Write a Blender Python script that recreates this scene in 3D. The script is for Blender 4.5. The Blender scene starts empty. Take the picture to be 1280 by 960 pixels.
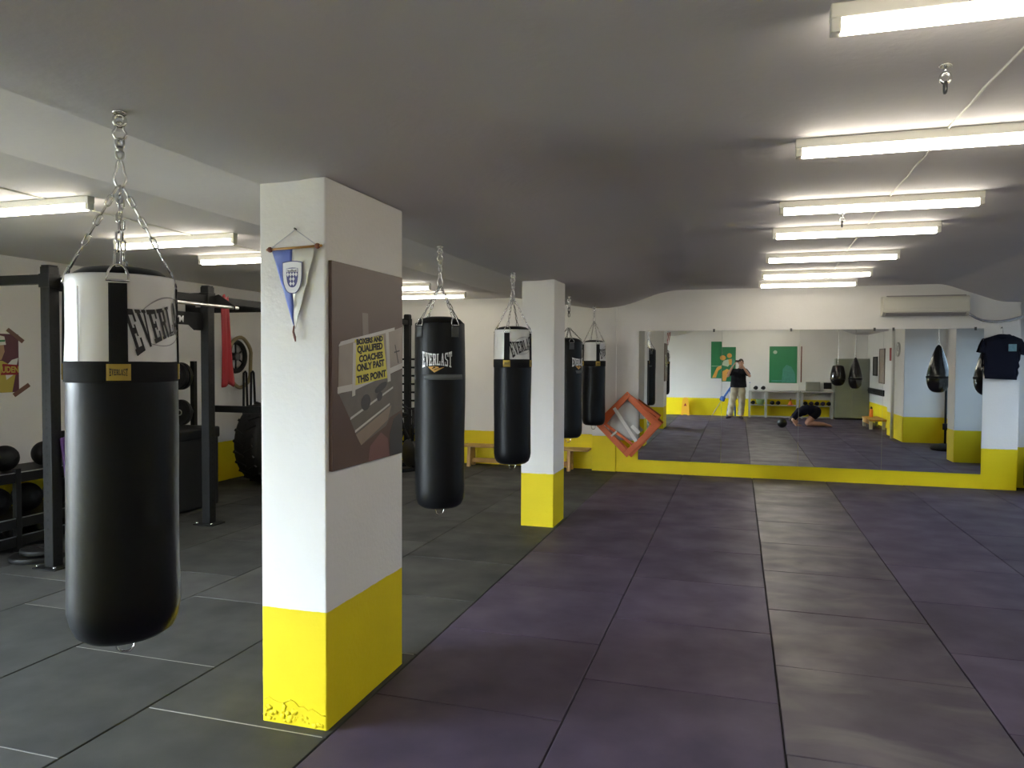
import bpy, bmesh, math, random
from mathutils import Vector as V, Matrix, Euler
random.seed(7)
SC = bpy.context.scene
COL = SC.collection
PI = math.pi
R = math.radians

# ---------------------------------------------------------------- materials
def nodes(name):
    m = bpy.data.materials.new(name); m.use_nodes = True
    nt = m.node_tree; b = nt.nodes['Principled BSDF']
    return m, nt, b
def mat(name, col, rough=.5, metal=0., bump=0., bscale=60., var=0., vscale=6., spec=.5, coat=0., sheen=0., trans=0.):
    m, nt, b = nodes(name)
    b.inputs['Base Color'].default_value = (*col, 1); b.inputs['Roughness'].default_value = rough
    b.inputs['Metallic'].default_value = metal; b.inputs['Specular IOR Level'].default_value = spec
    b.inputs['Coat Weight'].default_value = coat; b.inputs['Sheen Weight'].default_value = sheen
    b.inputs['Transmission Weight'].default_value = trans
    tc = nt.nodes.new('ShaderNodeTexCoord')
    if var:
        n = nt.nodes.new('ShaderNodeTexNoise'); n.inputs['Scale'].default_value = vscale; n.inputs['Detail'].default_value = 4
        nt.links.new(tc.outputs['Object'], n.inputs['Vector'])
        mx = nt.nodes.new('ShaderNodeMix'); mx.data_type = 'RGBA'
        mx.inputs[6].default_value = (*[c*(1-var) for c in col], 1); mx.inputs[7].default_value = (*[min(1, c*(1+var)) for c in col], 1)
        nt.links.new(n.outputs['Fac'], mx.inputs[0]); nt.links.new(mx.outputs[2], b.inputs['Base Color'])
    if bump:
        n2 = nt.nodes.new('ShaderNodeTexNoise'); n2.inputs['Scale'].default_value = bscale; n2.inputs['Detail'].default_value = 3
        nt.links.new(tc.outputs['Object'], n2.inputs['Vector'])
        bp = nt.nodes.new('ShaderNodeBump'); bp.inputs['Strength'].default_value = bump; bp.inputs['Distance'].default_value = .004
        nt.links.new(n2.outputs['Fac'], bp.inputs['Height']); nt.links.new(bp.outputs['Normal'], b.inputs['Normal'])
    return m
def emit(name, col, strength):
    m, nt, b = nodes(name)
    b.inputs['Base Color'].default_value = (.9, .9, .9, 1)
    b.inputs['Emission Color'].default_value = (*col, 1); b.inputs['Emission Strength'].default_value = strength
    return m
def dado(name, zline=.55, white=(.80, .785, .765), yellow=(.80, .63, .008)):
    m, nt, b = nodes(name)
    g = nt.nodes.new('ShaderNodeNewGeometry'); sp = nt.nodes.new('ShaderNodeSeparateXYZ')
    nt.links.new(g.outputs['Position'], sp.inputs[0])
    n = nt.nodes.new('ShaderNodeTexNoise'); n.inputs['Scale'].default_value = 14; nt.links.new(g.outputs['Position'], n.inputs['Vector'])
    ma = nt.nodes.new('ShaderNodeMath'); ma.operation = 'MULTIPLY_ADD'; ma.inputs[1].default_value = .012
    nt.links.new(n.outputs['Fac'], ma.inputs[0]); nt.links.new(sp.outputs['Z'], ma.inputs[2])
    lt = nt.nodes.new('ShaderNodeMath'); lt.operation = 'LESS_THAN'; lt.inputs[1].default_value = zline + .006
    nt.links.new(ma.outputs[0], lt.inputs[0])
    n3 = nt.nodes.new('ShaderNodeTexNoise'); n3.inputs['Scale'].default_value = 2.2; n3.inputs['Detail'].default_value = 6
    nt.links.new(g.outputs['Position'], n3.inputs['Vector'])
    def tone(c, k):
        mx = nt.nodes.new('ShaderNodeMix'); mx.data_type = 'RGBA'
        mx.inputs[6].default_value = (*[x*k for x in c], 1); mx.inputs[7].default_value = (*[min(1, x*(2-k)) for x in c], 1)
        nt.links.new(n3.outputs['Fac'], mx.inputs[0]); return mx
    a, c = tone(white, .95), tone(yellow, .9)
    mx = nt.nodes.new('ShaderNodeMix'); mx.data_type = 'RGBA'
    nt.links.new(lt.outputs[0], mx.inputs[0]); nt.links.new(a.outputs[2], mx.inputs[6]); nt.links.new(c.outputs[2], mx.inputs[7])
    nt.links.new(mx.outputs[2], b.inputs['Base Color']); b.inputs['Roughness'].default_value = .55; b.inputs['Specular IOR Level'].default_value = .3
    n2 = nt.nodes.new('ShaderNodeTexNoise'); n2.inputs['Scale'].default_value = 45; n2.inputs['Detail'].default_value = 5
    nt.links.new(g.outputs['Position'], n2.inputs['Vector'])
    bp = nt.nodes.new('ShaderNodeBump'); bp.inputs['Strength'].default_value = .35; bp.inputs['Distance'].default_value = .006
    nt.links.new(n2.outputs['Fac'], bp.inputs['Height']); nt.links.new(bp.outputs['Normal'], b.inputs['Normal'])
    return m
def mats_floor(name, c1, c2, rough, worn_sheen=.0):
    m, nt, b = nodes(name)
    g = nt.nodes.new('ShaderNodeNewGeometry')
    cr = nt.nodes.new('ShaderNodeMix'); cr.data_type = 'RGBA'
    cr.inputs[6].default_value = (*c1, 1); cr.inputs[7].default_value = (*c2, 1)
    nt.links.new(g.outputs['Random Per Island'], cr.inputs[0])
    n = nt.nodes.new('ShaderNodeTexNoise'); n.inputs['Scale'].default_value = 2.6; n.inputs['Detail'].default_value = 5
    nt.links.new(g.outputs['Position'], n.inputs['Vector'])
    n4 = nt.nodes.new('ShaderNodeTexNoise'); n4.inputs['Scale'].default_value = 160; n4.inputs['Detail'].default_value = 2
    nt.links.new(g.outputs['Position'], n4.inputs['Vector'])
    rp = nt.nodes.new('ShaderNodeValToRGB'); rp.color_ramp.elements[0].position = .3; rp.color_ramp.elements[0].color = (.8, .8, .8, 1)
    rp.color_ramp.elements[1].position = .72; rp.color_ramp.elements[1].color = (1.25, 1.24, 1.2, 1)
    nt.links.new(n.outputs['Fac'], rp.inputs[0])
    mu = nt.nodes.new('ShaderNodeMix'); mu.data_type = 'RGBA'; mu.blend_type = 'MULTIPLY'; mu.inputs[0].default_value = 1
    nt.links.new(cr.outputs[2], mu.inputs[6]); nt.links.new(rp.outputs[0], mu.inputs[7])
    if worn_sheen:     # pale patches: scuffs plus the tube lights' reflection, painted into the colour
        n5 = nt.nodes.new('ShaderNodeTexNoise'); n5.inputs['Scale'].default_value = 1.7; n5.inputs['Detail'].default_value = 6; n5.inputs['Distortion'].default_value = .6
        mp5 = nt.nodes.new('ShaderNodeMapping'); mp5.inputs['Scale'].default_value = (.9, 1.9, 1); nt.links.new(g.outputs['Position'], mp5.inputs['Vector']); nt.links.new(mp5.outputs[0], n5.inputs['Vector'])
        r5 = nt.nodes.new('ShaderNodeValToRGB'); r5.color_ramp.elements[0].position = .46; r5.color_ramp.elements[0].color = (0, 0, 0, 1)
        r5.color_ramp.elements[1].position = .68; r5.color_ramp.elements[1].color = (worn_sheen, worn_sheen, worn_sheen, 1); nt.links.new(n5.outputs['Fac'], r5.inputs[0])
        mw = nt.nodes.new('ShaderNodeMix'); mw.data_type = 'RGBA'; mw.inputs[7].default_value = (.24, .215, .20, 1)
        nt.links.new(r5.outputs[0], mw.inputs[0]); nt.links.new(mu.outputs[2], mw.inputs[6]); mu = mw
    nt.links.new(mu.outputs[2], b.inputs['Base Color'])
    ra = nt.nodes.new('ShaderNodeMapRange'); ra.inputs[1].default_value = .3; ra.inputs[2].default_value = .7
    ra.inputs[3].default_value = rough + .09; ra.inputs[4].default_value = rough - .07
    nt.links.new(n.outputs['Fac'], ra.inputs[0]); nt.links.new(ra.outputs[0], b.inputs['Roughness'])
    bp = nt.nodes.new('ShaderNodeBump'); bp.inputs['Strength'].default_value = .25; bp.inputs['Distance'].default_value = .002
    nt.links.new(n4.outputs['Fac'], bp.inputs['Height']); nt.links.new(bp.outputs['Normal'], b.inputs['Normal'])
    b.inputs['Specular IOR Level'].default_value = .24
    return m

M = {}
M['wall'] = dado('painted_wall'); M['ceil'] = mat('ceiling_plaster', (.645, .62, .63), .8, bump=.5, bscale=26, var=.03, vscale=1.5, spec=.2)
M['purple'] = mats_floor('purple_rubber', (.064, .048, .080), (.092, .070, .116), .55)
M['worn_sheen'] = mats_floor('worn_sheen_purple_rubber', (.066, .052, .074), (.084, .066, .094), .45, .40)
M['grey'] = mats_floor('grey_rubber', (.040, .042, .041), (.080, .081, .080), .6)
M['seam'] = mat('seam_dark', (.012, .011, .014), .8)  # near-black slab under the mats, visible in the joints
M['seam_glint'] = mat('painted_seam_glint', (.34, .33, .31), .8)  # pale colour standing in for window glint along the joints
M['vinyl'] = mat('black_vinyl', (.0055, .006, .0075), .38, bump=.2, bscale=22, spec=.15)
M['vinylb'] = mat('black_vinyl_matt', (.0065, .0068, .008), .40, bump=.2, bscale=30, spec=.18)
M['wvinyl'] = mat('white_vinyl', (.74, .73, .72), .38, bump=.2, bscale=18)
M['gloss'] = mat('shiny_black_leather', (.006, .0055, .006), .14, spec=.6)
M['web'] = mat('black_webbing', (.012, .012, .013), .85, bump=.4, bscale=300, spec=.2)
M['webg'] = mat('grey_webbing', (.10, .108, .108), .8, spec=.2)
M['gold'] = mat('gold_patch', (.42, .29, .045), .6)
M['goldink'] = mat('gold_ink', (.62, .33, .07), .5)
M['ink'] = mat('black_ink', (.013, .011, .013), .6)
M['greyink'] = mat('grey_ink', (.28, .27, .28), .6)
M['wink'] = mat('white_ink', (.80, .80, .81), .5)
M['chrome'] = mat('zinc_steel', (.72, .72, .71), .22, 1.)
M['steel'] = mat('brushed_steel', (.5, .5, .5), .35, 1.)
M['dsteel'] = mat('dark_steel', (.10, .10, .10), .4, 1.)
M['rack'] = mat('black_powder_coat', (.007, .007, .007), .5, bump=.2, bscale=200, spec=.22)
M['hole'] = mat('drilled_hole', (.003, .003, .003), .9)
M['rubber'] = mat('black_rubber', (.008, .008, .0085), .55, spec=.3, bump=.3, bscale=120)
M['batten'] = mat('batten_white', (.78, .76, .68), .45)
M['tube'] = emit('lit_tube', (1., .925, .78), 12.5)
def pane_mat(name, tint):
    m, nt, b_ = nodes(name); out = nt.nodes['Material Output']; nt.nodes.remove(b_)
    t_ = nt.nodes.new('ShaderNodeBsdfTransparent'); t_.inputs[0].default_value = (*tint, 1)
    g_ = nt.nodes.new('ShaderNodeBsdfGlossy'); g_.inputs['Roughness'].default_value = .02
    mx = nt.nodes.new('ShaderNodeMixShader'); mx.inputs[0].default_value = .05
    nt.links.new(t_.outputs[0], mx.inputs[1]); nt.links.new(g_.outputs[0], mx.inputs[2]); nt.links.new(mx.outputs[0], out.inputs[0]); return m
M['frost'] = pane_mat('clear_glass', (.96, .98, .97)); M['dim_glass'] = pane_mat('sky_dimming_glass', (.17, .19, .205))  # second glass tinted only to cut the skylight through the east panes
M['pvc'] = mat('white_plastic', (.72, .71, .68), .4)
M['mirror'] = mat('silvered_glass', (.86, .88, .86), .0, 1.)
M['medge'] = mat('mirror_edge', (.35, .42, .40), .25)
M['wood'] = mat('varnished_pine', (.50, .27, .07), .4, var=.25, vscale=9)
M['orange'] = mat('orange_painted_wood', (.62, .13, .035), .5, var=.12, vscale=12)
M['sheet'] = mat('cloudy_plastic', (.52, .52, .50), .35, bump=.8, bscale=9, var=.12)
M['wtape'] = mat('white_tape', (.78, .77, .73), .6)
M['ac'] = mat('ac_plastic', (.70, .68, .60), .4)
M['acd'] = mat('ac_louver_grey', (.34, .32, .31), .5)  # darker grey for the louver and top grille
M['navy'] = mat('navy_cotton', (.006, .007, .017), .9, bump=.3, bscale=180, spec=.2)
M['print'] = mat('teal_print', (.16, .30, .36), .8, var=.4, vscale=40)
M['brown'] = mat('brown_print', (.115, .066, .050), .42, var=.12, vscale=3, spec=.35)
M['bframe'] = mat('panel_edge', (.16, .12, .10), .5)
M['kraft'] = mat('paper_print', (.36, .30, .25), .4, var=.15, vscale=10)
M['yprint'] = mat('yellow_print', (.72, .63, .07), .4, var=.06, vscale=8)
M['tprint'] = mat('tape_print', (.62, .59, .55), .4)
M['photo'] = mat('photo_print', (.155, .128, .105), .4, var=.3, vscale=11)
M['photod'] = mat('photo_dark', (.045, .038, .036), .4)
M['photol'] = mat('photo_tan', (.30, .225, .165), .4, var=.15, vscale=14)
M['photor'] = mat('photo_red', (.19, .085, .075), .4)
M['blue'] = mat('blue_satin', (.10, .16, .55), .38, sheen=.5, var=.12, vscale=10)
M['wsatin'] = mat('white_satin', (.72, .71, .64), .38, sheen=.5, var=.08, vscale=10)
M['crestb'] = mat('crest_navy', (.06, .06, .20), .5)
M['reddark'] = mat('dark_wood', (.16, .05, .03), .5)
M['cord'] = mat('white_cord', (.55, .55, .62), .7)
M['red'] = mat('red_cloth', (.27, .012, .018), .7, bump=.3, bscale=50)
M['tan'] = mat('tan_rope', (.30, .24, .13), .85, bump=.6, bscale=150)
M['purp'] = mat('purple_band', (.07, .02, .13), .6)
M['green'] = mat('green_poster', (.018, .20, .075), .5, var=.1, vscale=5)
M['gfig'] = mat('poster_orange', (.72, .36, .07), .5)
M['gfig2'] = mat('poster_pale', (.45, .55, .42), .5)
M['gfig3'] = mat('poster_teal', (.06, .25, .20), .5, var=.3, vscale=14)
M['cab'] = mat('greygreen_metal', (.235, .25, .20), .4, var=.05)
M['cabd'] = mat('cabinet_gap', (.02, .02, .02), .8)
M['alu'] = mat('grey_metal_frame', (.42, .42, .40), .4, .3)
M['bowl'] = mat('green_plastic', (.35, .52, .22), .3)
M['or'] = mat('orange_plastic', (.80, .20, .02), .4)
M['ysign'] = mat('yellow_plastic', (.80, .42, .03), .45)
M['bluep'] = mat('blue_plastic', (.05, .13, .42), .4)
M['grill'] = mat('grey_box', (.20, .20, .16), .6, bump=.5, bscale=80)
M['screen'] = mat('dark_screen', (.015, .015, .02), .15)
M['skin'] = mat('skin', (.52, .29, .20), .5, var=.06, vscale=20)
M['hair'] = mat('dark_hair', (.035, .022, .015), .6)
M['shirt'] = mat('black_cotton', (.012, .012, .016), .9, bump=.5, bscale=30, spec=.2)
M['pants'] = mat('khaki_cotton', (.50, .44, .32), .85, bump=.8, bscale=14)
M['shoe'] = mat('dark_shoe', (.035, .02, .05), .6)
M['eye'] = mat('eye_dark', (.02, .015, .01), .3)
M['lip'] = mat('lip', (.40, .16, .12), .5)
M['foil'] = mat('foil_duct', (.62, .62, .64), .25, .9, bump=.9, bscale=40)
M['cable'] = mat('white_cable', (.70, .69, .62), .6)
M['poster1'] = mat('poster_maroon', (.10, .02, .035), .4, var=.3, vscale=8)
M['pyel'] = mat('poster_yellow', (.48, .38, .06), .5)
M['ptan'] = mat('poster_tan', (.42, .26, .15), .5)
M['pgrn'] = mat('poster_green', (.05, .22, .10), .5)
M['btape'] = mat('brown_tape', (.16, .07, .045), .45)
M['paper'] = mat('white_paper', (.72, .71, .68), .6)
M['tyre'] = mat('tyre_rubber', (.011, .011, .011), .7, bump=.5, bscale=40)
M['winframe'] = mat('window_frame', (.55, .56, .57), .4)

# ---------------------------------------------------------------- mesh helpers
def NB(): return bmesh.new()
def face(bm, vs, mi=0):
    try: f = bm.faces.new(vs)
    except ValueError: return None
    f.material_index = mi; return f
def box(bm, c, s, rot=None, mi=0, bev=0.):
    """box of centre c and size s; rot an Euler triple; bev a chamfer width"""
    t = NB(); bmesh.ops.create_cube(t, size=1.)
    bmesh.ops.scale(t, vec=s, verts=t.verts)
    if bev > 0:
        bmesh.ops.bevel(t, geom=list(t.edges), offset=min(bev, min(s)*.45), segments=2, affect='EDGES', profile=.5)
    mt = Matrix.Translation(c)
    if rot is not None: mt = mt @ (rot.to_4x4() if isinstance(rot, Matrix) else Euler(rot).to_matrix().to_4x4())
    t.transform(mt); add(bm, t, mi)
def bx(bm, x0, x1, y0, y1, z0, z1, mi=0, bev=0.):
    box(bm, ((x0+x1)/2, (y0+y1)/2, (z0+z1)/2), (abs(x1-x0), abs(y1-y0), abs(z1-z0)), None, mi, bev)
def add(bm, t, mi=0):
    mp = {v: bm.verts.new(v.co) for v in t.verts}
    for f in t.faces:
        nf = face(bm, [mp[v] for v in f.verts], mi if mi else f.material_index)
        if nf: nf.smooth = f.smooth
    t.free()
def tube(bm, pts, r, n=8, closed=False, mi=0, flat=1.):
    pts = [V(p) for p in pts]; N = len(pts)
    rs = r if isinstance(r, (list, tuple)) else [r]*N
    tang = []
    for i in range(N):
        a = pts[(i-1) % N] if (closed or i > 0) else pts[i]; b = pts[(i+1) % N] if (closed or i < N-1) else pts[i]
        tang.append((b-a).normalized())
    nrm = tang[0].orthogonal().normalized()
    rings = []
    for i in range(N):
        if i: nrm = (nrm - tang[i]*nrm.dot(tang[i])).normalized()
        bn = tang[i].cross(nrm)
        rings.append([bm.verts.new(pts[i] + (nrm*math.cos(2*PI*k/n) + bn*math.sin(2*PI*k/n)*flat)*rs[i]) for k in range(n)])
    if closed:
        best = min(range(n), key=lambda s: (rings[0][s].co - rings[-1][0].co).length)
    for i in range(N if closed else N-1):
        A, B = rings[i], rings[(i+1) % N]; s = best if (closed and i == N-1) else 0
        for k in range(n):
            f = face(bm, [A[k], A[(k+1) % n], B[(k+1+s) % n], B[(k+s) % n]], mi)
            if f: f.smooth = True
    if not closed:
        face(bm, rings[0][::-1], mi); face(bm, rings[-1], mi)
def lathe(bm, prof, n=32, c=(0, 0, 0), mt=None, mi=0, wob=None):
    """profile of (r,z) from bottom to top, capped where r is 0"""
    T = Matrix.Translation(c) @ (mt if mt is not None else Matrix())
    rings = []
    for (r, z) in prof:
        if r < 1e-6: rings.append([bm.verts.new(T @ V((0, 0, z)))])
        else:
            ring = []
            for k in range(n):
                a = 2*PI*k/n; rr = r*(wob(a, z) if wob else 1.)
                ring.append(bm.verts.new(T @ V((rr*math.cos(a), rr*math.sin(a), z))))
            rings.append(ring)
    for A, B in zip(rings, rings[1:]):
        if len(A) == 1 and len(B) == 1: continue
        for k in range(n):
            if len(A) == 1: f = face(bm, [A[0], B[(k+1) % n], B[k]], mi)
            elif len(B) == 1: f = face(bm, [A[k], A[(k+1) % n], B[0]], mi)
            else: f = face(bm, [A[k], A[(k+1) % n], B[(k+1) % n], B[k]], mi)
            if f: f.smooth = True
def cyl(bm, a, b, r, n=16, mi=0): tube(bm, [a, b], r, n, mi=mi)
def sph(bm, c, r, n=20, sc=(1, 1, 1), mi=0):
    t = NB(); bmesh.ops.create_uvsphere(t, u_segments=n, v_segments=max(6, n//2), radius=r)
    bmesh.ops.scale(t, vec=sc, verts=t.verts); bmesh.ops.translate(t, vec=c, verts=t.verts)
    for f in t.faces: f.smooth = True
    add(bm, t, mi)
def prism(bm, poly, d, mt=None, mi=0):
    """polygon in local XY extruded from 0 to d along local Z"""
    mt = mt if mt is not None else Matrix()
    lo = [bm.verts.new(mt @ V((x, y, 0))) for x, y in poly]; hi = [bm.verts.new(mt @ V((x, y, d))) for x, y in poly]
    face(bm, lo[::-1], mi); face(bm, hi, mi)
    n = len(poly)
    for i in range(n): face(bm, [lo[i], lo[(i+1) % n], hi[(i+1) % n], hi[i]], mi)
def arc(c, r, a0, a1, n, ax=(1, 0, 0), ay=(0, 0, 1)):
    return [V(c) + V(ax)*r*math.cos(a0+(a1-a0)*i/n) + V(ay)*r*math.sin(a0+(a1-a0)*i/n) for i in range(n+1)]
def frame_mt(o, ex, ey):
    ex, ey = V(ex).normalized(), V(ey).normalized(); ez = ex.cross(ey)
    return Matrix(((ex.x, ey.x, ez.x, o[0]), (ex.y, ey.y, ez.y, o[1]), (ex.z, ey.z, ez.z, o[2]), (0, 0, 0, 1)))

# ---------------------------------------------------------------- objects
ROOT = {}
def tag(o, label, cat, group=None, kind=None):
    o['label'] = label; o['category'] = cat
    if group: o['group'] = group
    if kind: o['kind'] = kind
    return o
def thing(name, label, cat, loc=(0, 0, 0), rotz=0., group=None):
    o = bpy.data.objects.new(name, None); COL.objects.link(o); o.empty_display_size = .1
    o.location = loc; o.rotation_euler = (0, 0, rotz); ROOT[o.name] = Matrix.Translation(loc) @ Matrix.Rotation(rotz, 4, 'Z')
    return tag(o, label, cat, group)
def obj(name, bm, m, parent=None, world=True, label=None, recalc=True):
    """links bm as ONE mesh; with world=True the shape is given in room coordinates"""
    if recalc: bmesh.ops.recalc_face_normals(bm, faces=bm.faces)
    root = ROOT.get(parent.name) if parent else None
    if root is not None and world: bm.transform(root.inverted())
    loc = V((0, 0, 0))
    if parent is None:
        xs = [v.co for v in bm.verts]
        loc = V(((min(v.x for v in xs)+max(v.x for v in xs))/2, (min(v.y for v in xs)+max(v.y for v in xs))/2, min(v.z for v in xs)))
        bmesh.ops.translate(bm, vec=-loc, verts=bm.verts)
    me = bpy.data.meshes.new(name); bm.to_mesh(me); bm.free()
    for x in (m if isinstance(m, (list, tuple)) else [m]): me.materials.append(x)
    o = bpy.data.objects.new(name, me); COL.objects.link(o); o.location = loc
    if parent: o.parent = parent; ROOT[o.name] = ROOT[parent.name]
    else: ROOT[o.name] = Matrix.Translation(loc)
    if label: o['label'] = label
    return o
def struct(name, bm, m):
    o = obj(name, bm, m); o['kind'] = 'structure'; return o
def copy_tree(root, loc, rotz, label):
    def cp(o, par):
        c = o.copy(); COL.objects.link(c); c.parent = par
        for ch in o.children: cp(ch, c)
        return c
    r = cp(root, None); r.location = loc; r.rotation_euler = (0, 0, rotz); r['label'] = label
    ROOT[r.name] = Matrix.Translation(loc) @ Matrix.Rotation(rotz, 4, 'Z')
    return r
def baked(bm, mods):
    """the shape of bm after modifiers, as a new bmesh"""
    me = bpy.data.meshes.new('tmp'); bm.to_mesh(me); bm.free()
    o = bpy.data.objects.new('tmp', me); COL.objects.link(o)
    for kind, kw in mods:
        md = o.modifiers.new(kind, kind)
        for k, v in kw.items(): setattr(md, k, v)
    dg = bpy.context.evaluated_depsgraph_get(); ev = o.evaluated_get(dg)
    me2 = bpy.data.meshes.new_from_object(ev); out = NB(); out.from_mesh(me2)
    bpy.data.objects.remove(o); bpy.data.meshes.remove(me2)
    for f in out.faces: f.smooth = True
    return out
def text_bm(s, size, mt, bold=0., sx=1., align='CENTER', thick=.0008, space=1.):
    """flat lettering in the XY plane of mt"""
    cu = bpy.data.curves.new('txt', 'FONT'); cu.body = s; cu.size = size; cu.align_x = align; cu.align_y = 'CENTER'
    cu.offset = bold; cu.extrude = thick; cu.resolution_u = 3; cu.space_character = space
    o = bpy.data.objects.new('txt', cu); COL.objects.link(o)
    dg = bpy.context.evaluated_depsgraph_get(); me = bpy.data.meshes.new_from_object(o.evaluated_get(dg))
    bm = NB(); bm.from_mesh(me); bpy.data.objects.remove(o); bpy.data.meshes.remove(me)
    bmesh.ops.scale(bm, vec=(sx, 1, 1), verts=bm.verts); bm.transform(mt)
    for f in bm.faces: f.material_index = 0
    return bm

# slab letters for the bag logo, cell 0..1
def q(x0, y0, x1, y1): return [(x0, y0), (x1, y0), (x1, y1), (x0, y1)]
GL = {
 'E': [q(.12, 0, .42, 1), q(0, .86, .95, 1), q(.76, .70, .95, .86), q(.42, .44, .72, .57), q(.6, .37, .74, .64), q(0, 0, .95, .14), q(.76, .14, .95, .32)],
 'V': [[(.42, 0), (.64, 0), (.40, 1), (.06, 1)], [(.46, 0), (.62, 0), (.94, 1), (.76, 1)], q(0, .91, .5, 1), q(.62, .91, 1, 1)],
 'R': [q(.12, 0, .42, 1), q(0, .87, .78, 1), q(.64, .50, .92, .93), q(.42, .44, .80, .57), [(.72, 0), (1, 0), (.82, .5), (.5, .5)], q(0, 0, .52, .1)],
 'L': [q(.12, 0, .42, 1), q(0, .91, .55, 1), q(0, 0, .95, .14), q(.77, .14, .95, .36)],
 'A': [[(.08, 0), (.26, 0), (.54, 1), (.38, 1)], [(.62, 0), (.94, 0), (.66, 1), (.38, 1)], q(.22, .25, .72, .37), q(0, 0, .36, .09), q(.52, 0, 1, .09)],
 'S': [q(.14, .87, .86, 1), q(.07, .56, .34, .95), [(.07, .60), (.30, .48), (.93, .36), (.70, .52)], q(.66, .05, .93, .46), q(.14, 0, .86, .13), q(.07, .0, .22, .32), q(.78, .70, .93, 1)],
 'T': [q(.36, 0, .66, 1), q(0, .86, 1, 1), q(0, .68, .15, .86), q(.85, .68, 1, .86), q(.2, 0, .82, .1)]}
def logo_bm(word, W, H, fn, tilt=0., flare=.5, gap=.10, nx=3, ny=5):
    """slab lettering bowed taller at both ends, laid on a surface by fn(x, y)"""
    bm = NB(); n = len(word); cw = 1./(n + (n-1)*gap); ct, st = math.cos(tilt), math.sin(tilt)
    def P(cx, cy, i):
        u = i*cw*(1+gap) + cx*cw; v = .5 + (cy-.5)*(1 + flare*(2*u-1)**2)
        x, y = (u-.5)*W, (v-.5)*H
        return bm.verts.new(fn(x*ct - y*st, x*st + y*ct))
    for i, ch in enumerate(word):
        for pl in GL[ch]:
            g = [[None]*(nx+1) for _ in range(ny+1)]
            for a in range(ny+1):
                for b in range(nx+1):
                    s, t = b/nx, a/ny
                    cx = (pl[0][0]*(1-s)+pl[1][0]*s)*(1-t) + (pl[3][0]*(1-s)+pl[2][0]*s)*t
                    cy = (pl[0][1]*(1-s)+pl[1][1]*s)*(1-t) + (pl[3][1]*(1-s)+pl[2][1]*s)*t
                    g[a][b] = P(cx, cy, i)
            for a in range(ny):
                for b in range(nx): face(bm, [g[a][b], g[a][b+1], g[a+1][b+1], g[a+1][b]])
    return bm
def wrap_strip(bm, r, th0, th1, z0, z1, d, n=8, m=1, mi=0, rz=None):
    """a curved patch of thickness d on a cylinder of radius r"""
    g = []
    for k in range(n+1):
        th = th0 + (th1-th0)*k/n
        row = []
        for j in range(m+1):
            z = z0+(z1-z0)*j/m; rr = rz(z) if rz else r
            row.append((bm.verts.new((rr*math.cos(th), rr*math.sin(th), z)), bm.verts.new(((rr+d)*math.cos(th), (rr+d)*math.sin(th), z))))
        g.append(row)
    for k in range(n):
        for j in range(m):
            a, b, c, e = g[k][j], g[k+1][j], g[k+1][j+1], g[k][j+1]
            f = face(bm, [a[1], b[1], c[1], e[1]], mi); f.smooth = True
        face(bm, [g[k][0][0], g[k+1][0][0], g[k+1][0][1], g[k][0][1]], mi)
        face(bm, [g[k][m][0], g[k][m][1], g[k+1][m][1], g[k+1][m][0]], mi)
    for j in range(m):
        face(bm, [g[0][j][0], g[0][j][1], g[0][j+1][1], g[0][j+1][0]], mi)
        face(bm, [g[n][j][0], g[n][j+1][0], g[n][j+1][1], g[n][j][1]], mi)
# ================================================================ camera
cam = bpy.data.cameras.new('camera'); co = bpy.data.objects.new('camera', cam); COL.objects.link(co)
cam.sensor_fit = 'HORIZONTAL'; cam.sensor_width = 36.; cam.lens = 928.18/1280*36.; cam.clip_start = .012; cam.clip_end = 100
yw, pt, rl = R(16.912), R(-1.8216), R(.2648)
CAMZ = 1.7181
Fv = V((-math.sin(yw)*math.cos(pt), math.cos(yw)*math.cos(pt), math.sin(pt))); R0 = V((math.cos(yw), math.sin(yw), 0)); U0 = R0.cross(Fv)
Rv = R0*math.cos(rl) + U0*math.sin(rl); Uv = -R0*math.sin(rl) + U0*math.cos(rl)
co.matrix_world = Matrix(((Rv.x, Uv.x, -Fv.x, 0), (Rv.y, Uv.y, -Fv.y, 0), (Rv.z, Uv.z, -Fv.z, CAMZ), (0, 0, 0, 1)))
SC.camera = co
vs = SC.view_settings; vs.view_transform = 'Standard'; vs.look = 'None'; vs.gamma = 1.; vs.use_curve_mapping = False; vs.exposure = 1.1
w = bpy.data.worlds.new('world'); SC.world = w; w.use_nodes = True
nt = w.node_tree; bg = nt.nodes['Background']; tc = nt.nodes.new('ShaderNodeTexCoord'); sx = nt.nodes.new('ShaderNodeSeparateXYZ')
nt.links.new(tc.outputs['Generated'], sx.inputs[0]); cr = nt.nodes.new('ShaderNodeValToRGB'); mr = nt.nodes.new('ShaderNodeMapRange')
mr.inputs[1].default_value = -1; mr.inputs[2].default_value = 1; nt.links.new(sx.outputs['Z'], mr.inputs[0]); nt.links.new(mr.outputs[0], cr.inputs[0])
e_ = cr.color_ramp.elements; e_[0].position = 0.; e_[0].color = (.10, .10, .10, 1); e_[1].position = 1.; e_[1].color = (.72, .88, 1.1, 1)
for p_, c_ in ((.492, (.11, .11, .11, 1)), (.505, (.86, .95, 1.06, 1))): q_ = e_.new(p_); q_.color = c_
nt.links.new(cr.outputs[0], bg.inputs[0]); bg.inputs[1].default_value = 40.     # overcast sky above, paved yard below
SC.cycles.use_denoising = True; SC.cycles.max_bounces = 10; SC.cycles.diffuse_bounces = 6; SC.cycles.sample_clamp_indirect = 8.
SC.cycles.caustics_reflective = False; SC.cycles.caustics_refractive = False

# ================================================================ room shell
XL, YN, YS = -6.96, 11.48, -1.5
XR, XC = -1.796, -2.143           # faces of the columns
ZS, ZL, ZR = 2.534, 2.735, 2.79   # soffit, west bay ceiling, east bay ceiling

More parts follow.
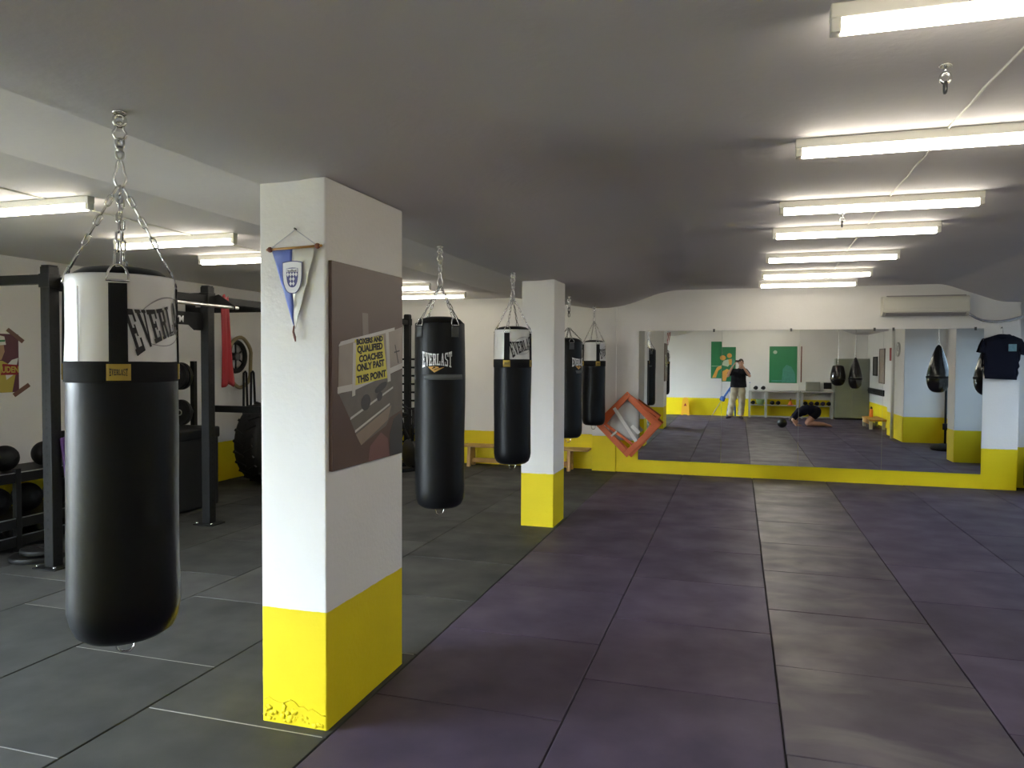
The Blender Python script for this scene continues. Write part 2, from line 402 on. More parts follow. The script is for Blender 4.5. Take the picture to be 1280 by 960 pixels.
def tiles(name, lanes, ya, yb, m, mgap, seamside):
    """rubber mats lying edge to edge, a gap of a few millimetres between"""
    bm = NB(); g, gx = .0026, .0042
    for (x0, x1, off) in lanes:
        y = off - math.ceil(off - ya)
        while y < yb:
            y0, y1 = max(y, ya), min(y+1, yb)
            if y1 - y0 > .02:
                t = NB(); bmesh.ops.create_cube(t, size=1.); jz = random.uniform(-.0012, .0008)
                bmesh.ops.scale(t, vec=(x1-x0-2*gx, y1-y0-2*g, .02), verts=t.verts)
                top = [e for e in t.edges if all(v.co.z > 0 for v in e.verts)]
                bmesh.ops.bevel(t, geom=top, offset=.004, segments=2, affect='EDGES', profile=.5)
                bmesh.ops.rotate(t, cent=(0, 0, 0), matrix=Matrix.Rotation(random.uniform(-.0012, .0012), 3, 'Z'), verts=t.verts)
                bmesh.ops.translate(t, vec=((x0+x1)/2, (y0+y1)/2, -.010+jz), verts=t.verts)
                add(bm, t)
            y += 1
    return struct(name, bm, m)
y0 = 3.41
tiles('floor_purple_mats', [(-1.766, -.778, y0), (-.778, .222, y0+.5), (1.222, 2.222, y0+.5), (2.222, 3.222, y0), (3.222, 4.2, y0+.5)], YS, YN, M['purple'], None, None)
tiles('floor_worn_sheen_mats', [(.222, 1.222, y0)], YS, YN, M['worn_sheen'], None, None)  # lane under the tubes, their sheen painted in with the wear
tiles('floor_grey_mats', [(-2.766, -1.766, 2.936), (-3.766, -2.766, 3.436), (-4.766, -3.766, 2.936), (-5.766, -4.766, 3.436), (-6.96, -5.766, 2.936)], YS, 11.62, M['grey'], None, None)
b = NB(); bx(b, XL-.2, 4.6, YS-.2, 12.2, -.14, -.015); struct('floor', b, M['seam'])
# pale strips painted in the cross joints: window glint on the grey mat edges
b = NB()
for (x0_, x1_, off, ks) in [(-2.766, -1.78, 2.936, (0, 1)), (-3.766, -2.766, 3.436, (-1, 0)), (-4.766, -3.766, 2.936, (0, 1))]:
    for k in ks: bx(b, x0_+.01, x1_-.01, off+k-.0028, off+k+.0028, -.014, -.0012)
struct('floor_joint_glints', b, M['seam_glint'])

b = NB()   # ceiling: flat bays with haunches down to the soffit over the columns
def ramp(xa, za, xb, zb, k=.30):
    """a plastered slope with rounded ends"""
    out = []
    for i in range(15):
        u = i/14
        e = u*u/(2*k) if u < k else (u - k/2 if u < 1-k else (1-k) - (1-u)**2/(2*k))
        out.append((xa + (xb-xa)*u, za + (zb-za)*e/(1-k)))
    return out
segs = [[(XL-.2, ZL), (-3.50, ZL)], [(-3.50, ZL), (-2.143, ZS)], [(-2.143, ZS)] + ramp(-2.02, ZS, -.80, ZR, .42) + ramp(2.60, ZR, 3.45, ZS, .2) + [(4.7, ZS)]]
for sg in segs:      # each plastered stretch has its own vertices, so the creases between them stay crisp
    rows_ = [[b.verts.new((x, y, z)) for x, z in sg] for y in (YS-.2, 12.2)]
    for i in range(len(sg)-1): f_ = face(b, [rows_[0][i], rows_[0][i+1], rows_[1][i+1], rows_[1][i]]); f_.smooth = True
full = [segs[0][0], segs[0][1], segs[1][1]] + segs[2][1:]
def cprof(y): return [b.verts.new((x, y, z)) for x, z in full] + [b.verts.new((x, y, 3.0)) for x in (4.7, XL-.2)]
A_, B_ = cprof(YS-.2), cprof(12.2); n_ = len(A_)
tp = [b.verts.new(v.co) for v in (A_[-2], A_[-1], B_[-1], B_[-2])]; face(b, tp)
for lo_, hi_ in ((0, -1), (n_-3, -2)): face(b, [b.verts.new(v.co) for v in (A_[lo_], B_[lo_], B_[hi_], A_[hi_])])
for ring in (A_, B_): face(b, [b.verts.new(v.co) for v in ring])
for v_ in [v for v in b.verts if not v.link_faces]: b.verts.remove(v_)
struct('ceiling', b, M['ceil'])

b = NB(); bx(b, XR-.01, 3.605, YN, 12.0, -.05, 2.86); struct('wall_north', b, M['wall'])
b = NB(); bx(b, XL-.2, -2.165, 11.62, 12.0, -.05, 2.8); struct('wall_north', b, M['wall'])
b = NB(); bx(b, -2.17, -1.80, 11.45, 12.0, -.05, 2.60, bev=.008); struct('pillar_north', b, M['wall'])
b = NB(); bx(b, 3.60, 4.6, 11.85, 12.1, -.05, 2.6); struct('wall_north', b, M['wall'])
b = NB(); bx(b, XL-.2, 4.6, YS-.2, YS, -.05, 2.86); struct('wall_south', b, M['wall'])
def wall_with_hole(name, x0, x1, ya, yb, ha, hb, z0, z1, zt):
    b = NB(); bx(b, x0, x1, ya, ha, -.05, zt); bx(b, x0, x1, hb, yb, -.05, zt); bx(b, x0, x1, ha, hb, -.05, z0); bx(b, x0, x1, ha, hb, z1, zt)
    return struct(name, b, M['wall'])
wall_with_hole('wall_west', XL-.2, XL, YS, 11.8, -1.0, 1.75, .12, 2.30, 2.8)
wall_with_hole('wall_east', 4.2, 4.4, 5.2, 8.2, 5.55, 7.95, .62, 2.35, 2.6)
wall_with_hole('wall_east', 4.2, 4.4, 8.3, 11.9, 8.75, 11.3, .62, 2.35, 2.6)
b = NB(); bx(b, 3.72, 4.4, YS, 3.5, -.05, 2.6); struct('wall_east', b, M['wall'])
b = NB(); bx(b, 3.40, 4.4, 3.5, 5.3, -.05, 2.6, bev=.01); struct('pillar_east', b, M['wall'])
b = NB(); bx(b, 3.57, 4.4, 8.1, 8.53, -.05, 2.6, bev=.008); struct('pillar_east', b, M['wall'])
def window(name, x, side, ya, yb, z0, z1, n, glow):
    t = bpy.data.objects.new(name, None); COL.objects.link(t); t.location = (x, (ya+yb)/2, z0); t['kind'] = 'structure'
    ROOT[t.name] = Matrix.Translation(t.location)
    f = NB(); e = .05
    for (a, c) in ((ya, ya+e), (yb-e, yb)): bx(f, x-.03, x+.03, a, c, z0, z1)
    for (a, c) in ((z0, z0+e), (z1-e, z1)): bx(f, x-.03, x+.03, ya+e, yb-e, a, c)
    for k in range(1, n): yy = ya + (yb-ya)*k/n; bx(f, x-.025, x+.025, yy-.022, yy+.022, z0+e, z1-e)
    bx(f, x-.02, x+.02, ya+e, yb-e, z0+.42, z0+.46)
    o = obj('window_frame', f, M['winframe'], t)
    p = NB(); bx(p, x-.004+side*.01, x+.004+side*.01, ya+e, yb-e, z0+e, z1-e); o2 = obj('window_pane', p, glow, t)
    for z in (o, o2): z['kind'] = 'structure'
window('window_1', XL-.165, -1, -1.0, 1.75, .12, 2.30, 3, M['frost'])
window('window_2', 4.365, 1, 5.55, 7.95, .62, 2.35, 3, M['dim_glass'])
window('window_3', 4.365, 1, 8.75, 11.3, .62, 2.35, 3, M['dim_glass'])

def column(y0, y1, chip=False):
    b = NB(); bx(b, XC, XR, y0, y1, -.02, ZS+.012, bev=.007)
    if chip:    # flaking plaster low on the front face
        for i in range(46):
            u = random.random(); zz = .012 + .085*random.random()*(.6+.4*math.sin(u*5))
            sph(b, (XC+.012+u*(XR-XC-.03), y0-.0005, zz), random.uniform(.006, .016), 8, (1, .28, .8))
        tube(b, [(XC+.012+(XR-XC-.02)*k/14, y0-.001, .105 + .012*math.sin(k*1.3)+random.uniform(-.006, .006) - .03*(k > 9)) for k in range(15)], .0035, 5)
    return struct('pillar', b, M['wall'])
column(2.991, 3.797, True); column(7.384, 7.862)

# ================================================================ tube lights
tw, te = 1.15, .035
def make_light(label, group, loc):
    t = thing('tube_light', label, 'ceiling light', loc, 0, group)     # origin on the ceiling, middle of the fitting
    b = NB(); bx(b, -.605, .605, -.028, .028, -.045, 0, bev=.004); obj('housing', b, M['batten'], t, False)
    for s in (-1, 1):
        b = NB(); bx(b, s*.575, s*.603, -.024, .024, -.085, -.040, bev=.003); obj('lamp_holder', b, M['batten'], t, False)
    b = NB(); tube(b, [(-.573, 0, -.068), (.573, 0, -.068)], .0215, 14); obj('lamp', b, M['tube'], t, False)
    return t
YE = [-.30, 1.03, 2.46, 3.88, 5.34, 6.38, 7.88, 9.37, 10.50]
WE = ['farthest back, behind the camera', 'straight over the camera', 'first in front of the camera', 'second in front of the camera', 'third before the camera', 'in the middle of the row', 'third from the mirror wall', 'second from the mirror wall', 'nearest the mirror wall']
L0 = None
for y, wd in zip(YE, WE):
    lb = 'white tube light on the ceiling over the purple mats, %s' % wd; lc = (.857, y, ZR)
    if L0 is None: L0 = make_light(lb, 'tube lights over the purple mats', lc)
    else: copy_tree(L0, lc, 0, lb)
YWs = [3.72, 5.12, 6.16, 7.6, 9.1, 10.42]
WW = ['nearest the camera, left of the first bag chain', 'second from the camera, behind the first bag chain', 'third from the camera, beside the first column', 'fourth from the camera', 'second from the bench wall', 'nearest the bench wall']
for y, wd in zip(YWs, WW):
    c = copy_tree(L0, (-4.50, y, ZL), 0, 'white tube light over the weight area, %s' % wd); c['group'] = 'tube lights over the weight area'

# ================================================================ punching bags
def link_ring(bm, c, along, side, L, Wd, r, n=6):
    """a stadium-shaped chain link of outer length L and width Wd"""
    along, side = V(along).normalized(), V(side).normalized(); rad = Wd/2 - r; h = L/2 - Wd/2
    pts = [V(c)+along*h+side*rad*math.cos(a)+along*rad*math.sin(a) for a in [PI*k/n for k in range(n+1)]] + \
          [V(c)-along*h-side*rad*math.cos(a)-along*rad*math.sin(a) for a in [PI*k/n for k in range(n+1)]]
    tube(bm, pts, r, 6, True)
def chain_bm(a, b, L=.046, Wd=.021, r=.0032):
    a, b = V(a), V(b); d = (b-a); n = max(2, round(d.length/(L-2.2*r))); st = d.length/n; d.normalize()
    s = d.orthogonal().normalized(); s2 = d.cross(s); bm = NB()
    for i in range(n): link_ring(bm, a + d*st*(i+.5), d, s if i % 2 else s2, st+2.2*r, Wd, r)
    return bm
def snap(bm, zt, zb, wd, r, ang=0.):
    """a pear-shaped snap hook hanging from zt to zb"""
    e = V((math.cos(ang), math.sin(ang), 0)); n = 18; pts = []
    for k in range(n):
        a = 2*PI*k/n; s = math.sin(a); k2 = .5 + .5*(math.cos(a)+1)/2*-.55 + .2
        pts.append(V((0, 0, (zt+zb)/2 + (zt-zb)/2*math.cos(a))) + e*wd/2*s*(1.25 if math.cos(a) < 0 else .8))
    tube(bm, pts, r, 7, True)
def dring(bm, th, rr, z, wd, ht, r):
    """a D ring standing up from the rim, flat base tangent to the bag"""
    t = V((-math.sin(th), math.cos(th), 0)); c = V((rr*math.cos(th), rr*math.sin(th), z)); inn = V((-math.cos(th), -math.sin(th), 0))
    pts = [c - t*wd/2, c - t*wd*.25, c, c + t*wd*.25, c + t*wd/2]
    pts += [c + t*wd/2*math.cos(a) + (V((0, 0, 1))*.96 + inn*.28)*(ht*math.sin(a)) for a in [PI*k/10 for k in range(1, 10)]]
    tube(bm, pts, r, 7, True)
def bag(label, loc, r, zbot, ztop, apex, zc, white, th, logo, W, H, tilt, flare, group, logoz, belt=None, dark=False, r2=1.0):
    """heavy bag hanging at loc (x,y), zbot..ztop, chains meeting at apex, anchored at zc; th the angle of the first strap"""
    x, y = loc
    t = thing('punching_bag', label, 'punching bag', (x, y, zbot), 0, group); z0, zt = 0., ztop-zbot; ap, zc = apex-zbot, zc-zbot
    ph = random.uniform(0, 6)
    def wob(a, z): return 1 + .012*math.sin(2*a+ph+z*3) + .008*math.sin(3*a+z*7)
    def rad(z):
        k = z/zt
        return r*(1 + .03*(1-k)**2*r2 - .012*math.sin(k*PI*2.2))
    bm = NB(); prof = [(0, 0), (r*.45, .001), (r*.74, .006), (r*.90, .026), (r*.985, .062)]
    hb = (belt[0]-zbot) if belt else zt-.012
    for k in range(1, 22):
        z = .062 + (hb-.062)*k/21; prof.append((rad(z), z))
    if not white: prof += [(r*.985, zt-.004), (r*.95, zt+.0), (r*.80, zt+.026), (r*.45, zt+.043), (0, zt+.046)]
    else: prof += [(rad(hb)*.955, hb+.05), (r*.945, zt-.05), (r*.93, zt-.008), (r*.89, zt+.006), (r*.72, zt+.026), (r*.4, zt+.036), (0, zt+.038)]
    lathe(bm, prof, 44, wob=wob); obj('body', bm, M['vinyl'] if white else M['vinylb'], t, False)
    if white:
        bm = NB(); h1 = belt[1]-zbot
        cw = lambda a, z: 1 + .010*math.sin(2*a+ph+2) + .006*math.sin(5*a+z*22)
        lathe(bm, [(r*1.0, h1-.012), (r*1.012, h1), (r*1.0, h1+.1), (r*.985, zt-.035), (r*.99, zt-.030), (r*.988, zt-.003), (r*.975, zt+.002), (r*.95, zt-.002), (r*.945, zt-.03)], 44, wob=cw)
        tube(bm, [((r*1.012)*math.cos(th-.75), r*1.012*math.sin(th-.75), z) for z in (h1, h1+.1, h1+.2, zt-.04)], .0016, 5)
        obj('collar', bm, M['wvinyl'], t, False, 'white vinyl collar')
        bm = NB(); lathe(bm, [(r*1.008, hb-.004), (r*1.034, hb-.002), (r*1.034, h1+.002), (r*1.008, h1+.004)], 44); obj('belt', bm, M['web'], t, False)
        for k in range(4):
            a = th + k*PI/2; hw = .026/r
            bm = NB(); wrap_strip(bm, r*1.012, a-hw, a+hw, h1-.004, zt-.030, .004, 6, 6, rz=lambda z: r*(1.022 - .024*max(0, (z-h1)/(zt-h1)))); obj('strap', bm, M['web'], t, False)
            hw2 = .033/r
            bm = NB(); wrap_strip(bm, r*1.036, a-hw2, a+hw2, hb+.004, h1-.004, .003, 8); pa = obj('patch', bm, M['gold'], t, False, 'gold patch on the belt')
            fn = lambda px, py, a=a: V((r*1.036*math.cos(a+px/r)+.0042*math.cos(a), r*1.036*math.sin(a+px/r)+.0042*math.sin(a), (hb+h1)/2 + py))
            bm = logo_bm('EVERLAST', .050, .018, fn, 0, .35, nx=1, ny=2); obj('lettering', bm, M['ink'], pa, False)
    else:
        for (za, zb) in [(logoz - .142, logoz - .104)]:
            za, zb = za-zbot, zb-zbot
            bm = NB(); lathe(bm, [(r*1.0, za), (r*1.02, za+.001), (r*1.02, zb-.001), (r*1.0, zb)], 44); obj('stripe', bm, M['webg'], t, False, 'grey stripe')
        for k in range(4):
            a = th + k*PI/2; hw = .030/r
            bm = NB(); wrap_strip(bm, r*1.006, a-hw, a+hw, zt-.105, zt-.030, .004, 6, 2); obj('strap', bm, M['webg'], t, False)
    for k in range(4):
        a = th + k*PI/2
        bm = NB(); dring(bm, a, r*(1.0 if white else 1.01), zt-.022, .062, .055, .0042)
        dr = obj('ring', bm, M['chrome'], t, False)
        rr = r*.90; top = V((rr*math.cos(a), rr*math.sin(a), zt+.026)); apx = V((.008*math.cos(a), .008*math.sin(a), ap))
        d = (apx-top).normalized(); bm = NB()
        link_ring(bm, top + d*.026, d, V((-math.sin(a), math.cos(a), 0)), .066, .026, .0036)   # snap hook in the ring
        c_ = chain_bm(top + d*.054, apx, r=.0034); add(bm, c_)
        obj('chain', bm, M['chrome'] if not dark else M['dsteel'], t, False)
    # snap hooks, swivel and ceiling anchor above the point where the chains meet
    up = zc - ap; ang = math.atan2(-y, -x) + PI/2
    bm = NB(); snap(bm, ap+up*.36, ap-.006, .030, .0042, ang); obj('snap_hook', bm, M['chrome'] if not dark else M['wtape'], t, False)
    bm = NB(); link_ring(bm, (0, 0, ap+up*.42), (0, 0, 1), (math.cos(ang), math.sin(ang), 0), up*.16, .030, .005); cyl(bm, (0, 0, ap+up*.46), (0, 0, ap+up*.54), .010, 12)
    link_ring(bm, (0, 0, ap+up*.575), (0, 0, 1), (math.cos(ang), math.sin(ang), 0), up*.17, .032, .005); obj('swivel', bm, M['steel'] if not dark else M['dsteel'], t, False)
    bm = NB(); snap(bm, ap+up*.87, ap+up*.62, .032, .0042, ang); obj('snap_hook', bm, M['chrome'], t, False)
    bm = NB(); cyl(bm, (0, 0, zc+.004), (0, 0, zc-.006), .022, 14); cyl(bm, (0, 0, zc-.004), (0, 0, ap+up*.93), .006, 8)
    tube(bm, [V((math.cos(ang)*.017*math.cos(q_), math.sin(ang)*.017*math.cos(q_), ap+up*.885+.019*math.sin(q_))) for q_ in [2*PI*k/14 for k in range(14)]], .006, 7, True)
    obj('ceiling_anchor', bm, M['chrome'], t, False)
    bm = NB(); tube(bm, [V((math.cos(ang)*.03*s_, math.sin(ang)*.03*s_, -z_)) for s_, z_ in ((-1, -.012), (-1, .024), (-.85, .045), (-.4, .058), (.4, .058), (.85, .045), (1, .024), (1, -.012))], .004, 7)
    obj('bottom_ring', bm, M['chrome'], t, False)
    # logo
    ro = r*(1.0165 if white else 1.012) + .0012
    lz = logoz - zbot
    fn = lambda px, py: V((ro*(rad(lz)/r)*math.cos(logo+px/r), ro*(rad(lz)/r)*math.sin(logo+px/r), lz + py))
    bm = logo_bm('EVERLAST', W, H, fn, tilt, flare); lg = obj('logo', bm, M['ink'] if white else M['wink'], t, False, 'EVERLAST lettering')
    def poly_on(bm, pts, k=0.):
        face(bm, [bm.verts.new(fn(px, py) + V((math.cos(logo), math.sin(logo), 0))*k) for px, py in pts])
    if white:
        ct, st = math.cos(tilt), math.sin(tilt)
        for s_ in (-1, 1):      # the two thin arcs framing the name
            bm = NB(); pr_ = None
            for k in range(15):
                u = -.36 + .72*k/14; xx, yy = u*W*.92, s_*(H*.50 + .028*(1-(u/.36)**2)); th_ = .0055*(1-.6*abs(u)/.36) if s_ > 0 else .003
                cur = [(xx*ct-(yy+o_)*st, xx*st+(yy+o_)*ct) for o_ in (0, th_)]
                if pr_: poly_on(bm, [pr_[0], cur[0], cur[1], pr_[1]])
                pr_ = cur
            obj('emblem_arc', bm, M['greyink'], lg, False)
        bm = NB()
        for k in range(9):      # small line of lettering under the name
            xx, yy = -.012+.009*k, -H*.40 - .008; poly_on(bm, [((xx+a_)*ct-(yy+b_)*st, (xx+a_)*st+(yy+b_)*ct) for a_, b_ in ((0, 0), (.006, 0), (.006, .007), (0, .007))])
        obj('small_lettering', bm, M['greyink'], lg, False)
    else:
        bm = NB(); u = W/.20; dy = -H*.5-.034
        for pl in ([(-.058, .020), (-.030, .024), (-.012, .024), (-.030, .008), (-.004, .003), (.004, .012), (-.002, .018), (-.014, .018), (-.012, .024), (.012, .022), (.020, .010), (.052, .018), (.024, .006), (-.012, -.016), (-.040, .004)],):
            a_ = [(-.058, .022), (-.014, .024), (-.030, .010), (-.046, .010)]; b_ = [(-.046, .010), (-.030, .010), (-.012, .0), (-.014, -.016)]
            c_ = [(-.012, .0), (.014, .012), (.052, .020), (-.014, -.016)]; d_ = [(-.014, .024), (.010, .022), (.016, .014), (-.006, .016)]; e_ = [(-.006, .016), (.016, .014), (-.016, .004), (-.026, .008)]
            for p_ in (a_, b_, c_, d_, e_): poly_on(bm, [(px*u, py*u+dy) for px, py in p_])
        obj('emblem', bm, M['goldink'], lg, False, 'gold swoosh under the lettering')
    return t
GB = 'punching bags hanging along the row of columns'
bag('black heavy punching bag with white collar, nearest the camera, left of the first column', (-1.972, 2.0), .166, .785, 1.985, 2.29, ZS, True, R(-49), R(5), .262, .098, R(16), .62, GB, 1.838, (1.645, 1.705), r2=1.6)
bag('all black punching bag with white lettering, just right of the first column', (-2.058, 4.978), .178, .655, 1.985, 2.25, ZS, False, R(-121), R(-75), .215, .080, 0, .45, GB, 1.722)
bag('black punching bag with white collar, left of the second column', (-2.017, 6.65), .172, .750, 2.000, 2.30, ZS, True, R(-91), R(-38), .262, .098, R(16), .62, GB, 1.852, (1.655, 1.725))
bag('all black punching bag partly hidden by the second column, dark hook in its chain', (-2.072, 9.30), .172, .73, 1.965, 2.135, ZS, False, R(-65), R(-27), .215, .080, 0, .45, GB, 1.70, dark=True)
bag('black punching bag with white collar, farthest of the row, beside the orange frames', (-2.055, 10.95), .168, .755, 1.99, 2.30, ZS, True, R(-59), R(-5), .262, .098, R(16), .62, GB, 1.85, (1.64, 1.715))
# ================================================================ mirror wall
YM = 11.469
xs_ = [-1.455, -.228, .849, 1.948, 3.175]; nm = ['left end, beside the orange frames', 'second from the left end', 'second from the right end', 'right end, beside the navy t-shirt']
for i in range(4):
    t = thing('mirror', 'large frameless mirror panel on the far wall, ' + nm[i], 'mirror', ((xs_[i]+xs_[i+1])/2, YM, .2), 0, 'mirror panels on the far wall')
    b = NB(); bx(b, xs_[i]+.0015, xs_[i+1]-.0015, YM, YM+.005, .2, 2.176 + (.004 if i else 0.)); obj('glass', b, M['mirror'], t)
    b = NB(); bx(b, xs_[i]+.001, xs_[i+1]-.001, YM+.005, YN+.002, .2, 2.176); obj('backing', b, M['medge'], t)
    for xx in ((xs_[i]+.12, xs_[i+1]-.10) if i == 3 else (xs_[i+1]-.12,)):
        b = NB(); bx(b, xx-.014, xx+.014, YM-.004, YN, 2.155, 2.20, bev=.003); obj('clip', b, M['dsteel'], t)

# orange frames propped on their corners
def square_frame(bm, c, half, w, d, ang, y):
    """a square wooden frame in the XZ plane, half its outer side, w the bar width"""
    for k in range(4):
        a = ang + k*PI/2; ca, sa = math.cos(a), math.sin(a)
        L = 2*half if k % 2 else 2*(half-w)
        box(bm, (c[0] + (half-w/2)*ca, y, c[1] + (half-w/2)*sa), (w, d, L), Matrix.Rotation(-a, 3, 'Y'), bev=.004)
FG = 'orange wooden frames propped in a bundle'
def oframe(label, c, half, w, d, ang, y, tilt=0.):
    t = thing('wooden_square', label, 'frame', (c[0], y, c[1]-half*1.41), 0, FG)
    b = NB()
    for k in range(4):
        bm = NB(); a = ang + k*PI/2; ca, sa = math.cos(a), math.sin(a); L = 2*half if k % 2 else 2*(half-w)-.002
        box(bm, (c[0] + (half-w/2)*ca, y, c[1] + (half-w/2)*sa), (w, d, L), Matrix.Rotation(-a, 3, 'Y'), bev=.004)
        obj('frame_bar', bm, M['orange'], t)
    b.free(); return t
FR0 = oframe('broad orange wooden frame at the front of the bundle beside the mirror', (-1.602, .752), .355, .085, .030, R(45), 11.300)
oframe('orange wooden frame in the middle of the bundle, turned slightly', (-1.572, .742), .350, .070, .026, R(49), 11.335)
oframe('slim orange frame at the back of the bundle, sticking out to the right', (-1.547, .812), .310, .042, .024, R(54.5), 11.366)
b = NB(); nx_ = 12
g = [[b.verts.new((-1.89+.60*i/nx_, 11.405 + .006*math.sin(i*1.7+j)+.006*math.cos(j*2.3), .50+.62*j/nx_)) for i in range(nx_+1)] for j in range(nx_+1)]
for j in range(nx_):
    for i in range(nx_):
        u, v_ = -1.89+.60*(i+.5)/nx_ + 1.602, .50+.62*(j+.5)/nx_ - .752
        if abs(u)+abs(v_) < .47 and u < .15 and v_ > -.30: f = face(b, [g[j][i], g[j][i+1], g[j+1][i+1], g[j+1][i]])
for v_ in [v for v in b.verts if not v.link_faces]: b.verts.remove(v_)
o = obj('plastic_sheet', baked(b, [('SOLIDIFY', dict(thickness=.003))]), M['sheet'], FR0, True, 'cloudy grey plastic sheet')
def strip(name, label, a, c, wd, y):
    a, c = V((a[0], y, a[1])), V((c[0], y, c[1])); d = c-a; ang = math.atan2(d.z, d.x); b = NB()
    box(b, (a+c)/2, (d.length, .010, wd), Matrix.Rotation(-ang, 3, 'Y'), bev=.002)
    obj(name, b, M['wtape'], FR0, True, label)
strip('white_strip', 'long white strip slanting across the orange frames', (-1.80, 1.00), (-1.46, .50), .050, 11.278)
strip('white_strip', 'short white strip at the lower right of the orange frames', (-1.53, .735), (-1.415, .625), .055, 11.278)
strip('white_strip', 'short white strip at the lower left of the orange frames', (-1.84, .565), (-1.755, .645), .030, 11.278)

b = NB(); cyl(b, (-1.602, YN+.002, 1.20), (-1.602, 11.275, 1.20), .006, 8); cyl(b, (-1.602, 11.275, 1.198), (-1.602, 11.268, 1.215), .006, 8)
tag(obj('wall_hook', b, M['dsteel']), 'steel hook on the wall that carries the orange frames', 'hook')
# air conditioner
t = thing('air_conditioner', 'cream wall air conditioner above the mirror', 'air conditioner', (2.43, YN, 2.35))
prof_ = [(0, 2.352), (-.10, 2.352), (-.185, 2.405), (-.195, 2.44), (-.195, 2.585), (-.175, 2.615), (-.12, 2.625), (0, 2.625)]
b = NB(); lo = [b.verts.new((1.90, YN+y, z)) for y, z in prof_]; hi = [b.verts.new((2.957, YN+y, z)) for y, z in prof_]
face(b, lo); face(b, hi[::-1])
for i in range(8): face(b, [lo[i], lo[(i+1) % 8], hi[(i+1) % 8], hi[i]])
bmesh.ops.bevel(b, geom=list(b.edges), offset=.006, segments=2, affect='EDGES')
obj('body', b, M['ac'], t)
b = NB(); bx(b, 1.925, 2.93, YN-.203, YN-.190, 2.445, 2.572, bev=.005); obj('front_panel', b, M['ac'], t)
b = NB(); box(b, (2.43, YN-.145, 2.374), (.98, .07, .012), (R(-31), 0, 0), bev=.003); obj('louver', b, M['acd'], t)
b = NB(); bx(b, 1.95, 2.91, YN-.19, YN-.06, 2.612, 2.628); obj('top_grille', b, M['acd'], t)
b = NB(); pts = [(2.962, YN-.06, 2.385), (3.0, YN-.06, 2.36), (3.07, YN-.055, 2.315), (3.14, YN-.05, 2.285), (3.25, YN-.045, 2.268), (3.36, YN-.045, 2.272), (3.46, YN-.045, 2.288), (3.56, YN-.045, 2.318), (3.70, YN-.02, 2.36), (3.95, YN+.1, 2.42), (4.19, YN+.2, 2.45)]
tube(b, pts, .017, 10); tag(obj('foil_duct', b, M['foil']), 'silver foil wrapped pipe sagging from the air conditioner', 'pipe')

# t-shirt on its hanger
t = thing('t_shirt', 'navy t-shirt with teal chest print hanging on the wall by the mirror', 't-shirt', (3.36, 11.44, 1.49))
def cloth(poly, y0_, d, wrinkle=.006):
    b = NB(); f = face(b, [b.verts.new((x, y0_, z)) for x, z in poly])
    bmesh.ops.triangulate(b, faces=b.faces); bmesh.ops.subdivide_edges(b, edges=list(b.edges), cuts=5, use_grid_fill=True)
    for v in b.verts:
        v.co.y += wrinkle*math.sin(v.co.x*38 + math.sin(v.co.z*6)*1.5) + wrinkle*.6*math.sin(v.co.z*21+v.co.x*9)
    bmesh.ops.recalc_face_normals(b, faces=b.faces)
    return baked(b, [('SOLIDIFY', dict(thickness=d, offset=0))])
SH = [(3.185, 1.503), (3.555, 1.488), (3.562, 1.66), (3.575, 1.83), (3.645, 1.815), (3.655, 1.88), (3.625, 1.985), (3.60, 2.035), (3.50, 2.08), (3.475, 2.065), (3.43, 2.045), (3.37, 2.038), (3.315, 2.062), (3.30, 2.085), (3.165, 2.04), (3.13, 1.96), (3.105, 1.86), (3.175, 1.845), (3.185, 1.70)]
obj('body', cloth(SH, 11.425, .035, .004), M['navy'], t)
bm = NB(); bx(bm, 3.445, 3.54, 11.396, 11.403, 1.87, 1.965, bev=.002); obj('chest_print', bm, M['print'], t)
b = NB(); tube(b, [(3.155, 11.425, 2.02), (3.39, 11.44, 2.10), (3.625, 11.425, 2.02)], .007, 8); obj('hanger', b, M['pvc'], t)
b = NB(); tube(b, [(3.39, 11.44, 2.095), (3.39, 11.44, 2.15)] + arc((3.375, 11.44, 2.165), .015, -.6, 3.0, 8), .0035, 6); obj('hanger_hook', b, M['chrome'], t)
b = NB(); cyl(b, (3.375, YN+.002, 2.186), (3.375, 11.43, 2.186), .004, 8); cyl(b, (3.375, 11.435, 2.186), (3.375, 11.43, 2.195), .007, 8)
tag(obj('wall_nail', b, M['dsteel']), 'small nail in the wall above the navy t-shirt', 'nail')

# gym bag and small box in the corner
t = thing('gym_bag', 'black gym bag standing in the far right corner', 'bag', (3.84, 11.35, 0))
b = NB(); box(b, (3.85, 11.30, .27), (.36, .46, .54), None, bev=.09); obj('body', b, M['rubber'], t)
b = NB(); tube(b, arc((3.85, 11.16, .50), .10, 0, PI, 10), .012, 8); obj('handle', b, M['web'], t)
b = NB(); bx(b, 3.70, 3.98, 11.78, 11.86, 1.86, 2.00, bev=.01)
tag(obj('junction_box', b, mat('grey_box_plastic', (.10, .095, .10), .5)), 'dark grey box on the wall right of the navy t-shirt', 'box')

